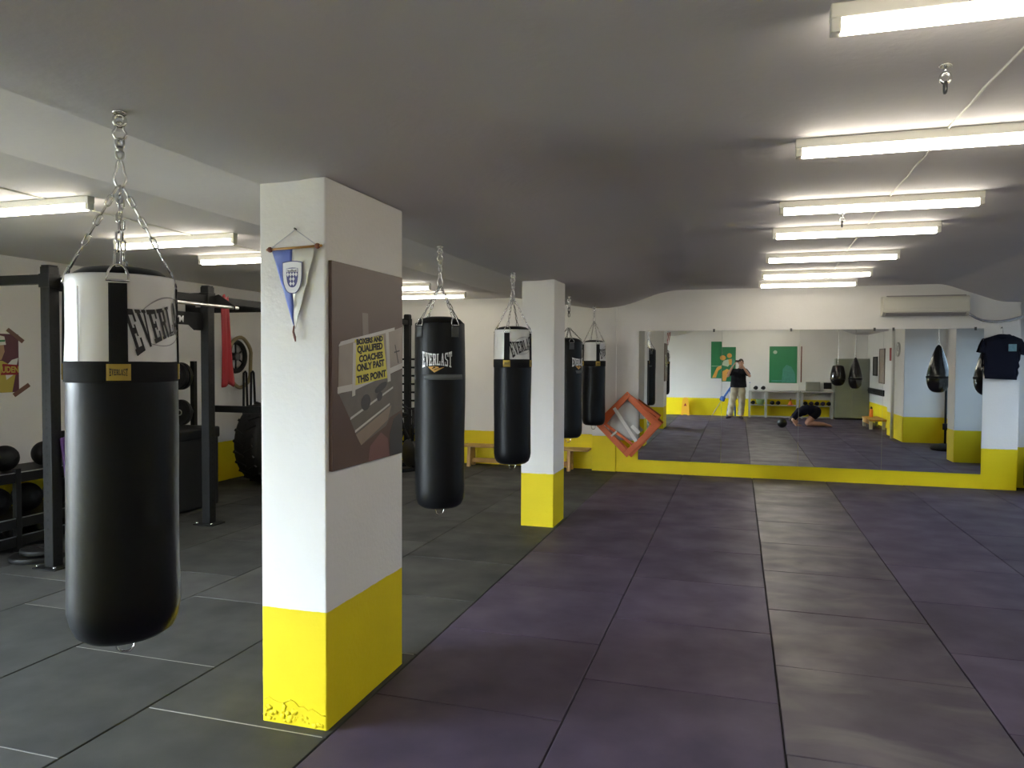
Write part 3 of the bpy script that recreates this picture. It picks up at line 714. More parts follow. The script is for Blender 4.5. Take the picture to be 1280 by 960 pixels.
# ceiling hooks and cable
def hook(label, x, y):
    t = thing('ceiling_hook', label, 'hook', (x, y, ZR), 0, 'spare hooks in the ceiling')
    b = NB(); cyl(b, (x, y, ZR+.004), (x, y, ZR-.005), .022, 14); cyl(b, (x, y, ZR), (x, y, ZR-.03), .006, 8); obj('plate', b, M['chrome'], t)
    b = NB(); tube(b, [V((x+.016*math.sin(a), y, ZR-.045+.018*math.cos(a))) for a in [2*PI*k/14 for k in range(14)]], .006, 7, True); obj('eye', b, M['chrome'], t)
    b = NB(); link_ring(b, (x, y, ZR-.08), (0, 0, 1), (0, 1, 0), .05, .03, .006); obj('ring', b, M['dsteel'], t)
hook('shiny steel hook in the ceiling between the two nearest tube lights', .702, 3.05)
hook('small steel hook in the ceiling beyond the third tube light', .703, 5.84)
b = NB(); pts = [(.80, .2, ZR-.004), (.93, 1.6, ZR-.004), (.912, 2.95, ZR-.004), (.900, 3.70, ZR-.004), (.915, 4.6, ZR-.004), (.925, 5.3, ZR-.004), (.95, 6.5, ZR-.004), (1.0, 8.2, ZR-.004), (1.09, 10.0, ZR-.004), (1.1, 11.4, ZR-.004)]
pts = [V(pts[0])] + [V(a)*(1-k/4)+V(c)*(k/4) + V((random.uniform(-.005, .005), 0, 0)) for a, c in zip(pts, pts[1:]) for k in (1, 2, 3, 4)]
tube(b, pts, .006, 6); tag(obj('ceiling_cable', b, M['cable']), 'thin white cable running along the ceiling over the tube lights', 'cable')
b = NB(); tube(b, [(-4.2, 3.0, ZL-.004), (-4.3, 5.2, ZL-.004), (-4.35, 7.6, ZL-.004), (-4.3, 10.5, ZL-.004)], .006, 6)
tag(obj('ceiling_cable', b, M['cable']), 'thin white cable on the ceiling of the weight area', 'cable')

# ================================================================ things on the first column
t = thing('photo_panel', 'brown photo panel with a yellow coaches sign on the first column', 'poster', (XR, 3.387, 1.2))
b = NB(); bx(b, XR, XR+.018, 3.013, 3.760, 1.202, 2.171, bev=.002); pn = obj('panel', b, [M['brown']], t)
def flat(name, poly, m, k, par=None, label=None):
    """a print on the panel: polygon in (y, z), k its layer"""
    b = NB(); prism(b, poly, .0004, frame_mt((XR+.0181+.00045*k, 0, 0), (0, 1, 0), (0, 0, 1)))
    return obj(name, b, m, par or pn, True, label)
flat('printed_photo', [(3.075, 1.555), (3.757, 1.665), (3.757, 1.443), (3.60, 1.41), (3.56, 1.37), (3.286, 1.295), (3.24, 1.345), (3.175, 1.435), (3.13, 1.49)], M['photo'], 0)
flat('printed_photo', [(3.235, 1.352), (3.62, 1.475), (3.58, 1.40), (3.286, 1.295)], M['photol'], 1)
flat('printed_line', [(3.18, 1.428), (3.64, 1.565), (3.64, 1.575), (3.18, 1.440)], M['tprint'], 1)
flat('printed_line', [(3.225, 1.362), (3.60, 1.478), (3.60, 1.488), (3.225, 1.374)], M['tprint'], 2)
flat('printed_paper', [(3.075, 1.79), (3.20, 1.822), (3.60, 1.868), (3.757, 1.90), (3.757, 1.690), (3.60, 1.655), (3.20, 1.585), (3.065, 1.555)], M['kraft'], 1)
flat('printed_tape', [(3.07, 1.78), (3.09, 1.802), (3.66, 1.893), (3.66, 1.877), (3.09, 1.783)], M['tprint'], 2)
flat('printed_tape', [(3.06, 1.560), (3.06, 1.590), (3.22, 1.602), (3.757, 1.702), (3.757, 1.672), (3.22, 1.570)], M['tprint'], 2)
flat('printed_tape', [(3.195, 1.54), (3.225, 1.545), (3.235, 1.80), (3.205, 1.80)], M['tprint'], 4)
flat('printed_tape', [(3.575, 1.60), (3.61, 1.605), (3.585, 1.868), (3.550, 1.86)], M['tprint'], 4)
flat('printed_sign', [(3.222, 1.815), (3.522, 1.845), (3.572, 1.622), (3.215, 1.592)], M['yprint'], 3)
def leaf(cy, cz, ry, rz, ang): return [(cy + ry*math.cos(a)*math.cos(ang) - rz*math.sin(a)*math.sin(ang), cz + ry*math.cos(a)*math.sin(ang) + rz*math.sin(a)*math.cos(ang)) for a in [2*PI*k/14 for k in range(14)]]
flat('printed_blot', leaf(3.335, 1.505, .050, .040, .3), M['photod'], 2); flat('printed_blot', leaf(3.50, 1.575, .072, .020, .3), M['photod'], 2)
flat('printed_blot', leaf(3.485, 1.528, .032, .022, .5), M['photod'], 2)
flat('printed_blot', [(3.60, 1.205), (3.757, 1.205), (3.757, 1.40), (3.72, 1.425), (3.65, 1.40), (3.60, 1.32)], M['photod'], 1)
flat('printed_blot', [(3.36, 1.206), (3.60, 1.206), (3.58, 1.30), (3.50, 1.34), (3.38, 1.28)], M['photor'], 0)
flat('printed_paper', [(3.30, 1.95), (3.36, 1.95), (3.365, 1.835), (3.305, 1.826)], mat('photo_pale_brown', (.17, .12, .10), .3), 0)  # paler brown patch on the panel
flat('printed_line', [(3.655, 1.755), (3.72, 1.765), (3.72, 1.772), (3.655, 1.762)], M['photod'], 3)
flat('printed_line', [(3.66, 1.80), (3.668, 1.80), (3.71, 1.70), (3.70, 1.70)], M['photod'], 3)
rows = [('BOXERS AND', 3.237, 3.517, 1.815, .036), ('QUALIFIED', 3.245, 3.515, 1.777, .046), ('COACHES', 3.262, 3.518, 1.731, .045), ('ONLY PAST', 3.240, 3.535, 1.688, .047), ('THIS POINT', 3.240, 3.556, 1.632, .048)]
for s_, ya_, yb_, cz, sz in rows:
    wv = text_bm(s_, sz, Matrix(), .0021, 1., thick=.0003); w_ = max(v.co.x for v in wv.verts) - min(v.co.x for v in wv.verts)
    bmesh.ops.scale(wv, vec=((yb_-ya_)/w_, 1, 1), verts=wv.verts); wv.transform(frame_mt((XR+.0206, (ya_+yb_)/2, cz), (0, 1, .095), (0, -.095, 1)))
    obj('printed_lettering', wv, M['ink'], pn)

t = thing('pennant', 'blue and white pennant with a shield crest on the first column', 'pennant', (-1.948, 2.985, 1.79))
yp = 2.972
b = NB(); tube(b, [(-2.092, yp, 2.223), (-1.804, yp, 2.232)], .0055, 8); obj('rod', b, M['wood'], t)
for xx, zz in ((-2.074, 2.2235), (-1.826, 2.2313)):
    b = NB(); sph(b, (xx, yp, zz), .013, 12, (1.1, 1, 1)); obj('rod_end', b, M['reddark'], t)
b = NB(); tube(b, [(-2.070, yp-.002, 2.228), (-1.948, 2.983, 2.312), (-1.832, yp-.002, 2.237)], .0022, 6); obj('cord', b, M['cord'], t)
b = NB(); cyl(b, (-1.948, 2.993, 2.313), (-1.948, 2.976, 2.317), .004, 8); obj('nail', b, M['dsteel'], t)
def sat(poly):
    b = NB(); face(b, [b.verts.new((x, yp+.003, z)) for x, z in poly]); bmesh.ops.triangulate(b, faces=b.faces)
    bmesh.ops.subdivide_edges(b, edges=list(b.edges), cuts=6, use_grid_fill=True)
    for v in b.verts: v.co.y += .0032*math.sin(v.co.z*48+v.co.x*22) + .002*math.sin(v.co.x*60-v.co.z*20)
    return baked(b, [('SOLIDIFY', dict(thickness=.0025, offset=0))])
obj('cloth', sat([(-2.066, 2.219), (-1.960, 2.222), (-1.956, 2.02), (-1.951, 1.862)]), M['blue'], t, True, 'blue half of the pennant')
obj('cloth', sat([(-1.960, 2.222), (-1.840, 2.226), (-1.945, 1.858), (-1.951, 1.862), (-1.956, 2.02)]), M['wsatin'], t, True, 'white half of the pennant')
def shield(cx, cz, wd, ht, n=8):
    top = [(cx-wd/2, cz+ht*.46), (cx-wd*.25, cz+ht*.49), (cx, cz+ht*.5), (cx+wd*.25, cz+ht*.49), (cx+wd/2, cz+ht*.46)]
    rt = [(cx+wd/2*math.cos(a)**.75 if a < 1.5 else cx, cz+ht*.15 - ht*.65*math.sin(a)) for a in [PI/2*k/n for k in range(n+1)]]
    return top + rt + [(2*cx-x, z) for x, z in rt[::-1][1:]]
def crest(name, poly, m, k, par):
    b = NB(); prism(b, poly, .0006, frame_mt((0, yp-.0045-.0007*k, 0), (1, 0, 0), (0, 0, 1))); return obj(name, b, m, par)
cr = crest('crest', shield(-1.954, 2.093, .104, .150), M['crestb'], 0, t)
crest('crest_field', shield(-1.954, 2.093, .097, .142), M['wink'], 1, cr); crest('crest_shield', shield(-1.954, 2.092, .060, .090), M['crestb'], 2, cr)
crest('crest_field', [(-1.982, 2.117), (-1.926, 2.117), (-1.926, 2.133), (-1.982, 2.133)], M['wink'], 3, cr)
crest('crest_crown', [(-1.976, 2.118), (-1.932, 2.118), (-1.930, 2.128), (-1.943, 2.123), (-1.954, 2.130), (-1.965, 2.123), (-1.978, 2.128)], M['greyink'], 4, cr)
la, lb_ = .0072, .0105      # white lozenges; the navy between them shows through
for r_ in range(3):
    for c_ in range(4):
        cx, cz = -1.9756 + 2*la*c_, 2.106 - 2*lb_*r_
        if abs(cx+1.954) < .026 - r_*.0075: crest('crest_lozenge', [(cx-la, cz), (cx, cz-lb_), (cx+la, cz), (cx, cz+lb_)], M['wink'], 4, cr)
def ltr(s_, cx, cz, sz, ang):
    bm = text_bm(s_, sz, frame_mt((cx, yp-.0062, cz), (math.cos(ang), 0, math.sin(ang)), (-math.sin(ang), 0, math.cos(ang))), .0003, .9, thick=.0003); obj('crest_lettering', bm, M['crestb'], cr)

b = NB(); tube(b, [(-1.950, yp, 1.872), (-1.952, yp-.002, 1.845), (-1.946, yp, 1.82), (-1.942, yp, 1.80)], [.003, .005, .006, .003], 8); obj('tassel', b, M['reddark'], t)
# ================================================================ weight area on the left
UX = {4.70: -5.36, 6.44: -5.25, 8.20: -5.25, 11.30: -5.25}
t = thing('power_rack', 'tall black steel power rack with drilled uprights along the weight area', 'power rack', (-5.3, 7.5, 0))
def upright(x, y, h=2.46, s=.096):
    b = NB(); bx(b, x-s/2, x+s/2, y-s/2, y+s/2, .012, h, bev=.006)
    for k in range(int(h/.075)-1):
        z = .10 + k*.075
        for (dx, dy) in ((1, 0), (0, -1), (-1, 0), (0, 1)):
            c = V((x+dx*(s/2-.004), y+dy*(s/2-.004), z)); d = V((dx, dy, 0)); cyl(b, c, c+d*.0046, .0115, 8, mi=1)
    u = obj('upright', b, [M['rack'], M['hole']], t)
    b = NB(); bx(b, x-.12, x+.12, y-.10, y+.10, 0, .012, bev=.003)
    obj('foot_plate', b, M['rack'], u)
    for dx in (-.09, .09):
        b = NB(); cyl(b, (x+dx, y-.075, .010), (x+dx, y-.075, .03), .012, 6); obj('bolt', b, M['chrome'], u)
    b = NB(); bx(b, x-s/2-.008, x+s/2+.008, y-s/2-.008, y+s/2+.008, h-.17, h-.06, bev=.004); obj('bracket', b, M['rack'], u)
    b = NB(); bx(b, x-s/2+.006, x+s/2-.006, y-s/2+.006, y+s/2-.006, h, h+.012, bev=.003); obj('end_cap', b, M['rubber'], u)
for y, x in UX.items(): upright(x, y)
def beam(name, a, c, wd, ht, m='rack'):
    a, c = V(a), V(c); d = c-a; b = NB(); ang = math.atan2(d.y, d.x)
    box(b, (a+c)/2, (d.length, wd, ht), (0, 0, ang), bev=.004); return obj(name, b, M[m], t)
ys = sorted(UX)
for a, c in zip(ys, ys[1:]): beam('crossmember', (UX[a], a+.05, 2.335), (UX[c], c-.05, 2.335), .07, .075)
for y in ys:
    beam('crossmember', (UX[y]-.05, y, 2.36), (XL+.01, y, 2.36), .07, .075)
    b = NB(); bx(b, XL+.001, XL+.014, y-.09, y+.09, 2.26, 2.46, bev=.003); obj('wall_plate', b, M['rack'], t)
beam('crossmember', (-5.30, 8.20, 1.065), (-6.75, 8.20, 1.065), .07, .085)
for y in (4.70, 6.44):     # pull-up bar held out on two gussets
    x = UX[y]; b = NB(); prism(b, [(x+.04, 2.37), (x+.10, 2.385), (-4.95, 2.262), (-4.95, 2.225), (x+.04, 2.265)], .012, frame_mt((0, y+.006+.05, 0), (1, 0, 0), (0, 0, 1))); obj('gusset', b, M['rack'], t)
b = NB(); tube(b, [(-4.972, 4.62, 2.245), (-4.972, 6.56, 2.245)], .017, 12); obj('pull_up_bar', b, M['steel'], t, True, 'bright steel pull-up bar')
b = NB(); prism(b, [(4.752, 2.01), (4.86, 2.01), (4.93, 2.06), (6.20, 2.06), (6.28, 2.01), (6.388, 2.01), (6.388, 2.19), (4.752, 2.19)], .010, frame_mt((-5.285, 0, 0), (0, 1, 0), (0, 0, 1)))
np_ = obj('name_plate', b, M['rack'], t)
obj('lettering', text_bm('GYM', .085, frame_mt((-5.274, 6.035, 2.112), (0, 1, 0), (0, 0, 1)), .003, 1.), M['wink'], np_, True, 'white letters on the rack plate')

def ball(name, label, c, r, m, group, cat='ball', ridge=True):
    t = thing(name, label, cat, (c[0], c[1], c[2]-r), random.uniform(0, 3), group)
    b = NB(); sph(b, c, r, 28); 
    obj('body', b, m, t)
    if ridge:
        b = NB(); lathe(b, [(r*1.0, -.006), (r*1.012, -.004), (r*1.012, .004), (r*1.0, .006)], 28, c=c, mt=Matrix.Rotation(random.uniform(.3, 1.2), 4, 'X')); obj('seam', b, M['rubber'], t)
    return t
t = thing('ball_rack', 'black three-tier storage rack by the left wall holding medicine balls', 'storage rack', (-6.45, 5.35, 0))
for (x, y) in ((-6.1, 4.99), (-6.1, 6.15), (-6.84, 4.99), (-6.84, 6.15)):
    b = NB(); bx(b, x-.025, x+.025, y-.025, y+.025, 0, .74 if x > -6.5 else .95, bev=.004); obj('leg', b, M['rack'], t)
for z in (.665, .26, .10):
    b = NB(); bx(b, -6.84, -6.12, 4.50, 6.35, z-.02, z, bev=.004); obj('shelf', b, M['rack'], t)
    b = NB(); bx(b, -6.105, -6.085, 4.50, 6.35, z-.05, z+.035, bev=.003); lp = obj('lip', b, M['rack'], t)
    b = NB(); bx(b, -6.106, -6.084, 4.50, 6.35, z+.036, z+.041); obj('edge_trim', b, M['steel'], lp)
BG = 'medicine balls on the storage rack'
for y, wd in ((4.80, 'nearest the camera on the top shelf'), (5.20, 'in the middle of the top shelf'), (5.62, 'by the rack upright on the top shelf')):
    ball('medicine_ball', 'black medicine ball ' + wd, (-6.5, y, .665+.122), .12, M['rubber'], BG)
for y, wd in ((4.76, 'nearest the camera on the lower shelf'), (5.08, 'second from the camera on the lower shelf'), (5.40, 'third from the camera on the lower shelf'), (5.74, 'farthest along the lower shelf')):
    ball('medicine_ball', 'black medicine ball ' + wd, (-6.48, y, .26+.137), .135, M['rubber'], BG)
def dumbbell(label, x, y, z, rot, group):
    t = thing('dumbbell', label, 'dumbbell', (x, y, z), rot, group)
    b = NB(); tube(b, [(-.075, 0, .055), (.075, 0, .055)], .014, 10); obj('handle', b, M['chrome'], t, False)
    for s in (-1, 1):
        b = NB(); lathe(b, [(0, 0), (.045, 0), (.062, .008), (.062, .072), (.045, .08), (0, .08)], 6, mt=Matrix.Translation((s*.075, 0, .055)) @ Matrix.Rotation(s*PI/2, 4, 'Y') @ Matrix.Rotation(PI/6, 4, 'Z')); obj('weight', b, M['rubber'], t, False)
for k, (y, wd) in enumerate(((4.72, 'nearest the camera'), (5.02, 'second from the camera'), (5.30, 'third from the camera'), (5.58, 'fourth from the camera'), (5.86, 'farthest from the camera'))):
    dumbbell('black hexagonal dumbbell on the bottom tier of the ball rack, ' + wd, -6.35, y, .10, .1*k, 'dumbbells under the medicine balls')
def plate_mesh(b, r, th, c, ax):
    mt = Matrix.Translation(c) @ V((0, 0, 1)).rotation_difference(V(ax)).to_matrix().to_4x4()
    lathe(b, [(.026, -th/2), (.05, -th/2-.004), (.07, -th/2), (r*.6, -th*.35), (r*.85, -th*.35), (r*.90, -th/2), (r*.98, -th/2), (r, -th*.4), (r, th*.4), (r*.98, th/2), (r*.9, th/2), (r*.85, th*.35), (r*.6, th*.35), (.07, th/2), (.05, th/2+.004), (.026, th/2), (.026, -th/2)], 36, mt=mt)
def plate(label, r, th, c, ax, group):
    t = thing('weight_plate', label, 'weight plate', c, 0, group)
    b = NB(); plate_mesh(b, r, th, c, ax); obj('disc', b, M['rubber'], t)
    mt = Matrix.Translation(c) @ V((0, 0, 1)).rotation_difference(V(ax)).to_matrix().to_4x4()
    b = NB(); lathe(b, [(.026, -th/2-.004), (.040, -th/2-.006), (.040, -th/2-.003)], 24, mt=mt); obj('hub_ring', b, M['steel'], t)
plate('black weight plate lying on the floor beside the ball rack', .21, .045, (-5.72, 4.86, .0235), (0, 0, 1), 'weight plates on the floor')
plate('small black weight plate on top of the floor plate', .16, .04, (-5.70, 4.88, .0755), (0, 0, 1), 'weight plates on the floor')

t = thing('plate_tree', 'black plate tree standing against the left wall, behind the first rack bay', 'plate rack', (-6.6, 7.83, 0))
b = NB(); bx(b, -6.63, -6.57, 7.80, 7.86, 0, 1.69, bev=.004); obj('post', b, M['rack'], t)
b = NB(); bx(b, -6.85, -6.40, 7.45, 7.90, 0, .05, bev=.006); obj('base', b, M['rack'], t)
for z in (1.505, 1.055, .60):
    b = NB(); cyl(b, (-6.6, 7.80, z), (-6.6, 7.42, z), .024, 12); pg = obj('peg', b, M['rack'], t)
    b = NB(); cyl(b, (-6.6, 7.42, z), (-6.6, 7.405, z), .025, 12); obj('peg_cap', b, M['steel'], pg)
for k, (z, r, y, wd) in enumerate(((1.505, .17, 7.60, 'on the top peg, inner one'), (1.505, .17, 7.53, 'on the top peg, outer one'), (1.055, .16, 7.60, 'on the middle peg'), (.60, .2, 7.60, 'on the bottom peg'))):
    plate('black weight plate %s of the plate tree' % wd, r, .05, (-6.6, y, z+.0), (0, 1, 0), 'weight plates on the plate tree')

t = thing('plyo_box', 'black padded jump box standing behind the second rack upright', 'jump box', (-6.1, 7.0, 0))
b = NB(); bx(b, -6.45, -5.85, 6.66, 7.36, .01, .90, bev=.03); obj('body', b, M['rubber'], t)
b = NB(); bx(b, -6.46, -5.84, 6.65, 7.37, .80, .93, bev=.02); obj('top_pad', b, M['vinylb'], t)
for z in (.25, .62):
    b = NB(); box(b, (-6.15, 6.652, z), (.28, .012, .05), bev=.004); obj('handle', b, M['web'], t)
t = thing('tractor_tyre', 'big black tractor tyre standing by the left wall behind the rack', 'tyre', (-6.25, 8.95, 0))
mt = Matrix.Translation((-6.3, 8.95, .56)) @ Matrix.Rotation(PI/2, 4, 'Y')
b = NB(); lathe(b, [(.30, -.12), (.34, -.15), (.46, -.17), (.54, -.15), (.55, -.10), (.55, .10), (.54, .15), (.46, .17), (.34, .15), (.30, .12), (.30, -.12)], 48, mt=mt); bo = obj('carcass', b, M['tyre'], t)
b = NB()
for k in range(24):
    a = 2*PI*k/24
    for s in (-1, 1):
        box(b, mt @ V((.553*math.cos(a+s*.06), .553*math.sin(a+s*.06), s*.075)), (.028, .034, .16), mt.to_3x3() @ Matrix.Rotation(a, 3, 'Z') @ Matrix.Rotation(s*.5, 3, 'X'))
obj('tread', b, M['tyre'], bo)
ball('exercise_ball', 'dark round exercise ball on the floor in front of the tractor tyre', (-5.50, 8.62, .30), .30, M['tyre'], None)

t = thing('red_towel', 'red cloth hanging from the rack beam beside the second upright', 'cloth', (-5.24, 6.7, 1.43))
b = NB(); n1, n2 = 8, 22; g = []
for j in range(n2+1):
    v_ = j/n2; z = 2.385 - .95*v_; hw = .062 + .055*v_**1.5; cy = 6.635 + .06*v_
    g.append([b.verts.new((-5.195 + .016*math.sin(i*1.9+v_*3)*(.1+v_), cy + hw*(2*i/n1-1), z - .02*math.sin(i*1.2))) for i in range(n1+1)])
for j in range(n2):
    for i in range(n1): face(b, [g[j][i], g[j][i+1], g[j+1][i+1], g[j+1][i]])
obj('cloth', baked(b, [('SOLIDIFY', dict(thickness=.006, offset=0))]), M['red'], t)
t = thing('spoked_wheel', 'black spoked wheel hanging on the left wall beyond the rack', 'wheel', (-6.92, 9.04, 1.53))
mt = Matrix.Translation((-6.90, 9.05, 1.755)) @ Matrix.Rotation(PI/2, 4, 'Y')
b = NB(); tube(b, [mt @ V((.21*math.cos(a), .21*math.sin(a), 0)) for a in [2*PI*k/28 for k in range(28)]], .035, 10, True); obj('rim', b, M['rubber'], t)
b = NB(); cyl(b, mt @ V((0, 0, -.05)), mt @ V((0, 0, .04)), .055, 16); obj('hub', b, M['dsteel'], t)
for k in range(6):
    a = 2*PI*k/6; b = NB(); cyl(b, mt @ V((.05*math.cos(a), .05*math.sin(a), 0)), mt @ V((.20*math.cos(a), .20*math.sin(a), 0)), .012, 8); obj('spoke', b, M['rubber'], t)
b = NB(); pts = [(-6.83+.008*math.sin(k), 9.06 + (.24 if True else 0)*math.cos(a), 1.75+.28*math.sin(a) - (.16 if math.sin(a) < 0 else 0)) for k, a in enumerate([2*PI*k/30 for k in range(30)])]
tube(b, pts, .026, 8, True); tag(obj('rope', b, M['tan']), 'tan rope looped over the spoked wheel on the left wall', 'rope')
for k, (y, zb, wd) in enumerate(((9.10, .66, 'longer'), (9.27, .92, 'shorter'))):
    b = NB(); x = -6.775+.0*k
    pts = [(x, y-.035, 1.52), (x, y-.045, (1.52+zb)/2), (x, y-.05, zb+.05), (x, y-.03, zb+.012), (x, y, zb), (x, y+.03, zb+.012), (x, y+.05, zb+.05), (x, y+.04, (1.52+zb)/2), (x, y+.02, 1.52), (x, y, 1.54)]
    tube(b, pts, .016, 8, True); tag(obj('resistance_band', b, M['rubber']), 'black resistance band hanging under the spoked wheel, the %s of two' % wd, 'band', 'bands under the wheel')
b = NB(); tube(b, [(-5.292, 4.735, 1.06), (-5.286, 4.75, .90), (-5.282, 4.765, .74), (-5.28, 4.78, .72), (-5.276, 4.795, .75), (-5.28, 4.79, .92), (-5.29, 4.76, 1.07)], .018, 8, True)
tag(obj('resistance_band', b, M['purp']), 'purple resistance band looped on the nearest rack upright', 'band')

# poster on the left wall
def wflat(par, name, poly, m, k):
    b = NB(); prism(b, poly, .0006, frame_mt((XL+.001+.0007*k, 0, 0), (0, 1, 0), (0, 0, 1))); return obj(name, b, m, par)
t = thing('wall_poster', 'boxing poster of a person in a striped cap on the left wall', 'poster', (XL, 5.45, 1.4))
sheet = wflat(t, 'sheet', [(5.10, 1.375), (5.735, 1.375), (5.735, 1.958), (5.10, 1.958)], M['poster1'], 0)
wflat(sheet, 'printed_figure', [(5.28, 1.60), (5.32, 1.66), (5.44, 1.70), (5.56, 1.69), (5.66, 1.64), (5.70, 1.56), (5.66, 1.376), (5.28, 1.376)], M['pyel'], 1)
wflat(sheet, 'printed_figure', [(5.60, 1.50), (5.69, 1.56), (5.73, 1.72), (5.66, 1.70), (5.58, 1.62)], M['paper'], 2)
wflat(sheet, 'printed_figure', [(5.42, 1.70), (5.55, 1.70), (5.585, 1.78), (5.575, 1.86), (5.40, 1.86), (5.395, 1.76)], M['ptan'], 2)
wflat(sheet, 'printed_figure', [(5.385, 1.83), (5.60, 1.85), (5.585, 1.93), (5.50, 1.95), (5.42, 1.94)], M['paper'], 3)
wflat(sheet, 'printed_figure', [(5.39, 1.865), (5.59, 1.88), (5.59, 1.90), (5.39, 1.885)], M['pgrn'], 4)
wflat(sheet, 'printed_figure', [(5.30, 1.376), (5.50, 1.376), (5.53, 1.50), (5.45, 1.58), (5.32, 1.56)], M['pgrn'], 2)
wflat(sheet, 'printed_figure', [(5.54, 1.55), (5.72, 1.55), (5.725, 1.65), (5.56, 1.66)], M['red'], 3)
obj('lettering', text_bm('RUDEN', .085, frame_mt((XL+.0052, 5.62, 1.60), (0, 1, 0), (0, 0, 1)), .003, .8, thick=.0003), M['pyel'], sheet)
for k, (pl, wd) in enumerate((([(5.60, 1.99), (5.63, 2.02), (5.80, 1.90), (5.77, 1.868)], 'upper'), ([(5.66, 1.36), (5.69, 1.325), (5.86, 1.43), (5.83, 1.465)], 'lower'))):
    b = NB(); prism(b, pl, .0012, frame_mt((XL+.0045, 0, 0), (0, 1, 0), (0, 0, 1)))
    tag(obj('tape_strip', b, M['btape']), 'strip of brown tape on the %s corner of the boxing poster' % wd, 'tape', 'tape on the boxing poster')

# wall bars, bike, bench at the far end
t = thing('wall_bars', 'dark wall bars on the far wall, seen beside the first all black bag', 'wall bars', (-5.55, 11.5, 0))
for x in (-6.0, -5.12):
    b = NB(); bx(b, x-.025, x+.025, 11.49, 11.618, .02, 1.80, bev=.005); obj('post', b, M['rack'], t)
for k in range(11):
    z = 1.73-.14*k; b = NB(); cyl(b, (-5.99, 11.52, z), (-5.13, 11.52, z), .016, 10); obj('rung', b, M['rack'], t)
t = thing('exercise_bike', 'black exercise bike at the far wall in front of the wall bars', 'exercise bike', (-5.0, 10.9, 0), 0)
b = NB(); tube(b, [(-5.28, 11.1, .30), (-5.05, 10.95, .62), (-4.83, 10.8, .36), (-5.28, 11.1, .30)], .028, 8); obj('frame', b, M['rack'], t)
b = NB(); tube(b, [(-5.05, 10.95, .60), (-5.16, 11.02, .83)], .025, 8); obj('seat_post', b, M['rack'], t)
b = NB(); box(b, (-5.18, 11.03, .86), (.26, .17, .06), (0, 0, -.6), bev=.025); obj('seat', b, M['vinylb'], t)
b = NB(); tube(b, [(-4.86, 10.82, .36), (-4.83, 10.80, .95)], .025, 8); obj('stem', b, M['rack'], t)
b = NB(); tube(b, [(-4.94, 10.62, 1.05), (-4.88, 10.70, .97), (-4.80, 10.88, .97), (-4.86, 11.0, 1.05)], .018, 8); obj('handlebar', b, M['rubber'], t)
b = NB(); lathe(b, [(0, -.03), (.20, -.03), (.22, -.015), (.22, .015), (.20, .03), (0, .03)], 32, c=(-4.92, 10.86, .27), mt=Matrix.Rotation(-.6, 4, 'Z') @ Matrix.Rotation(PI/2, 4, 'X')); obj('flywheel', b, M['dsteel'], t)
for (x, y) in ((-5.28, 11.1), (-4.83, 10.8)):
    b = NB(); box(b, (x, y, .03), (.06, .46, .06), (0, 0, -.6), bev=.015); obj('foot', b, M['rack'], t)
    b = NB(); tube(b, [(x, y, .05), (x, y, .36)], .026, 8); obj('leg', b, M['rack'], t)
t.location.y -= .32; t.location.x += .06
t = thing('wooden_bench', 'long low varnished wooden bench against the far wall of the weight area', 'bench', (-3.25, 11.35, 0))
b = NB(); bx(b, -4.28, -2.19, 11.22, 11.52, .315, .350, bev=.008); obj('seat', b, M['wood'], t)
for x in (-4.15, -2.50):
    b = NB(); prism(b, [(11.23, 0), (11.30, 0), (11.32, .10), (11.44, .10), (11.46, 0), (11.53, 0), (11.49, .315), (11.27, .315)], .05, frame_mt((x-.025, 0, 0), (0, 1, 0), (0, 0, 1))); obj('leg', b, M['wood'], t)
b = NB(); bx(b, -4.12, -2.53, 11.345, 11.395, .06, .13, bev=.005); obj('rail', b, M['wood'], t)

# ================================================================ behind the camera, seen in the mirror
def poster(name, label, x0, x1, z0, z1, m, shapes, group):
    t = thing(name, label, 'poster', ((x0+x1)/2, YS, z0), 0, group)
    b = NB(); bx(b, x0, x1, YS+.0015, YS+.012, z0, z1, bev=.002); pn = obj('picture_sheet', b, m, t)
    for k, (poly, mm) in enumerate(shapes):
        b = NB(); prism(b, [(-x, z) for x, z in poly], .0006, frame_mt((0, YS+.0121+.0006*k, 0), (-1, 0, 0), (0, 0, 1))); obj('printed_figure', b, mm, pn)
def blob(cx, cz, rx, rz, n=12): return [(cx+rx*math.cos(2*PI*k/n), cz+rz*math.sin(2*PI*k/n)) for k in range(n)]
PG = 'green posters on the wall behind the camera'
poster('green_poster', 'tall green poster on the back wall, the left one of the overlapping pair', -.82, -.495, 1.178, 2.344, M['green'], [([(-.78, 1.20), (-.66, 1.20), (-.60, 1.42), (-.50, 1.50), (-.50, 1.60), (-.64, 1.52)], M['gfig']), ([(-.80, 1.56), (-.50, 1.56), (-.50, 1.575), (-.80, 1.575)], M['gfig2'])], PG)
poster('green_poster', 'green poster with orange figures on the back wall, behind the photographer', -.493, -.068, 1.08, 2.17, M['green'], [([(-.46, 1.10), (-.36, 1.10), (-.30, 1.35), (-.16, 1.30), (-.14, 1.38), (-.33, 1.48), (-.47, 1.40)], M['gfig']), ([(-.49, 1.60), (-.30, 1.55), (-.22, 1.66), (-.30, 1.78), (-.44, 1.74)], M['gfig2']), (blob(-.46, 1.83, .09, .08), M['gfig']), (blob(-.26, 1.90, .075, .075), M['gfig']), ([(-.27, 1.62), (-.17, 1.60), (-.19, 1.80), (-.29, 1.78)], M['gfig']), ([(-.20, 1.55), (-.12, 1.55), (-.10, 1.75), (-.17, 1.82)], M['gfig3'])], PG)
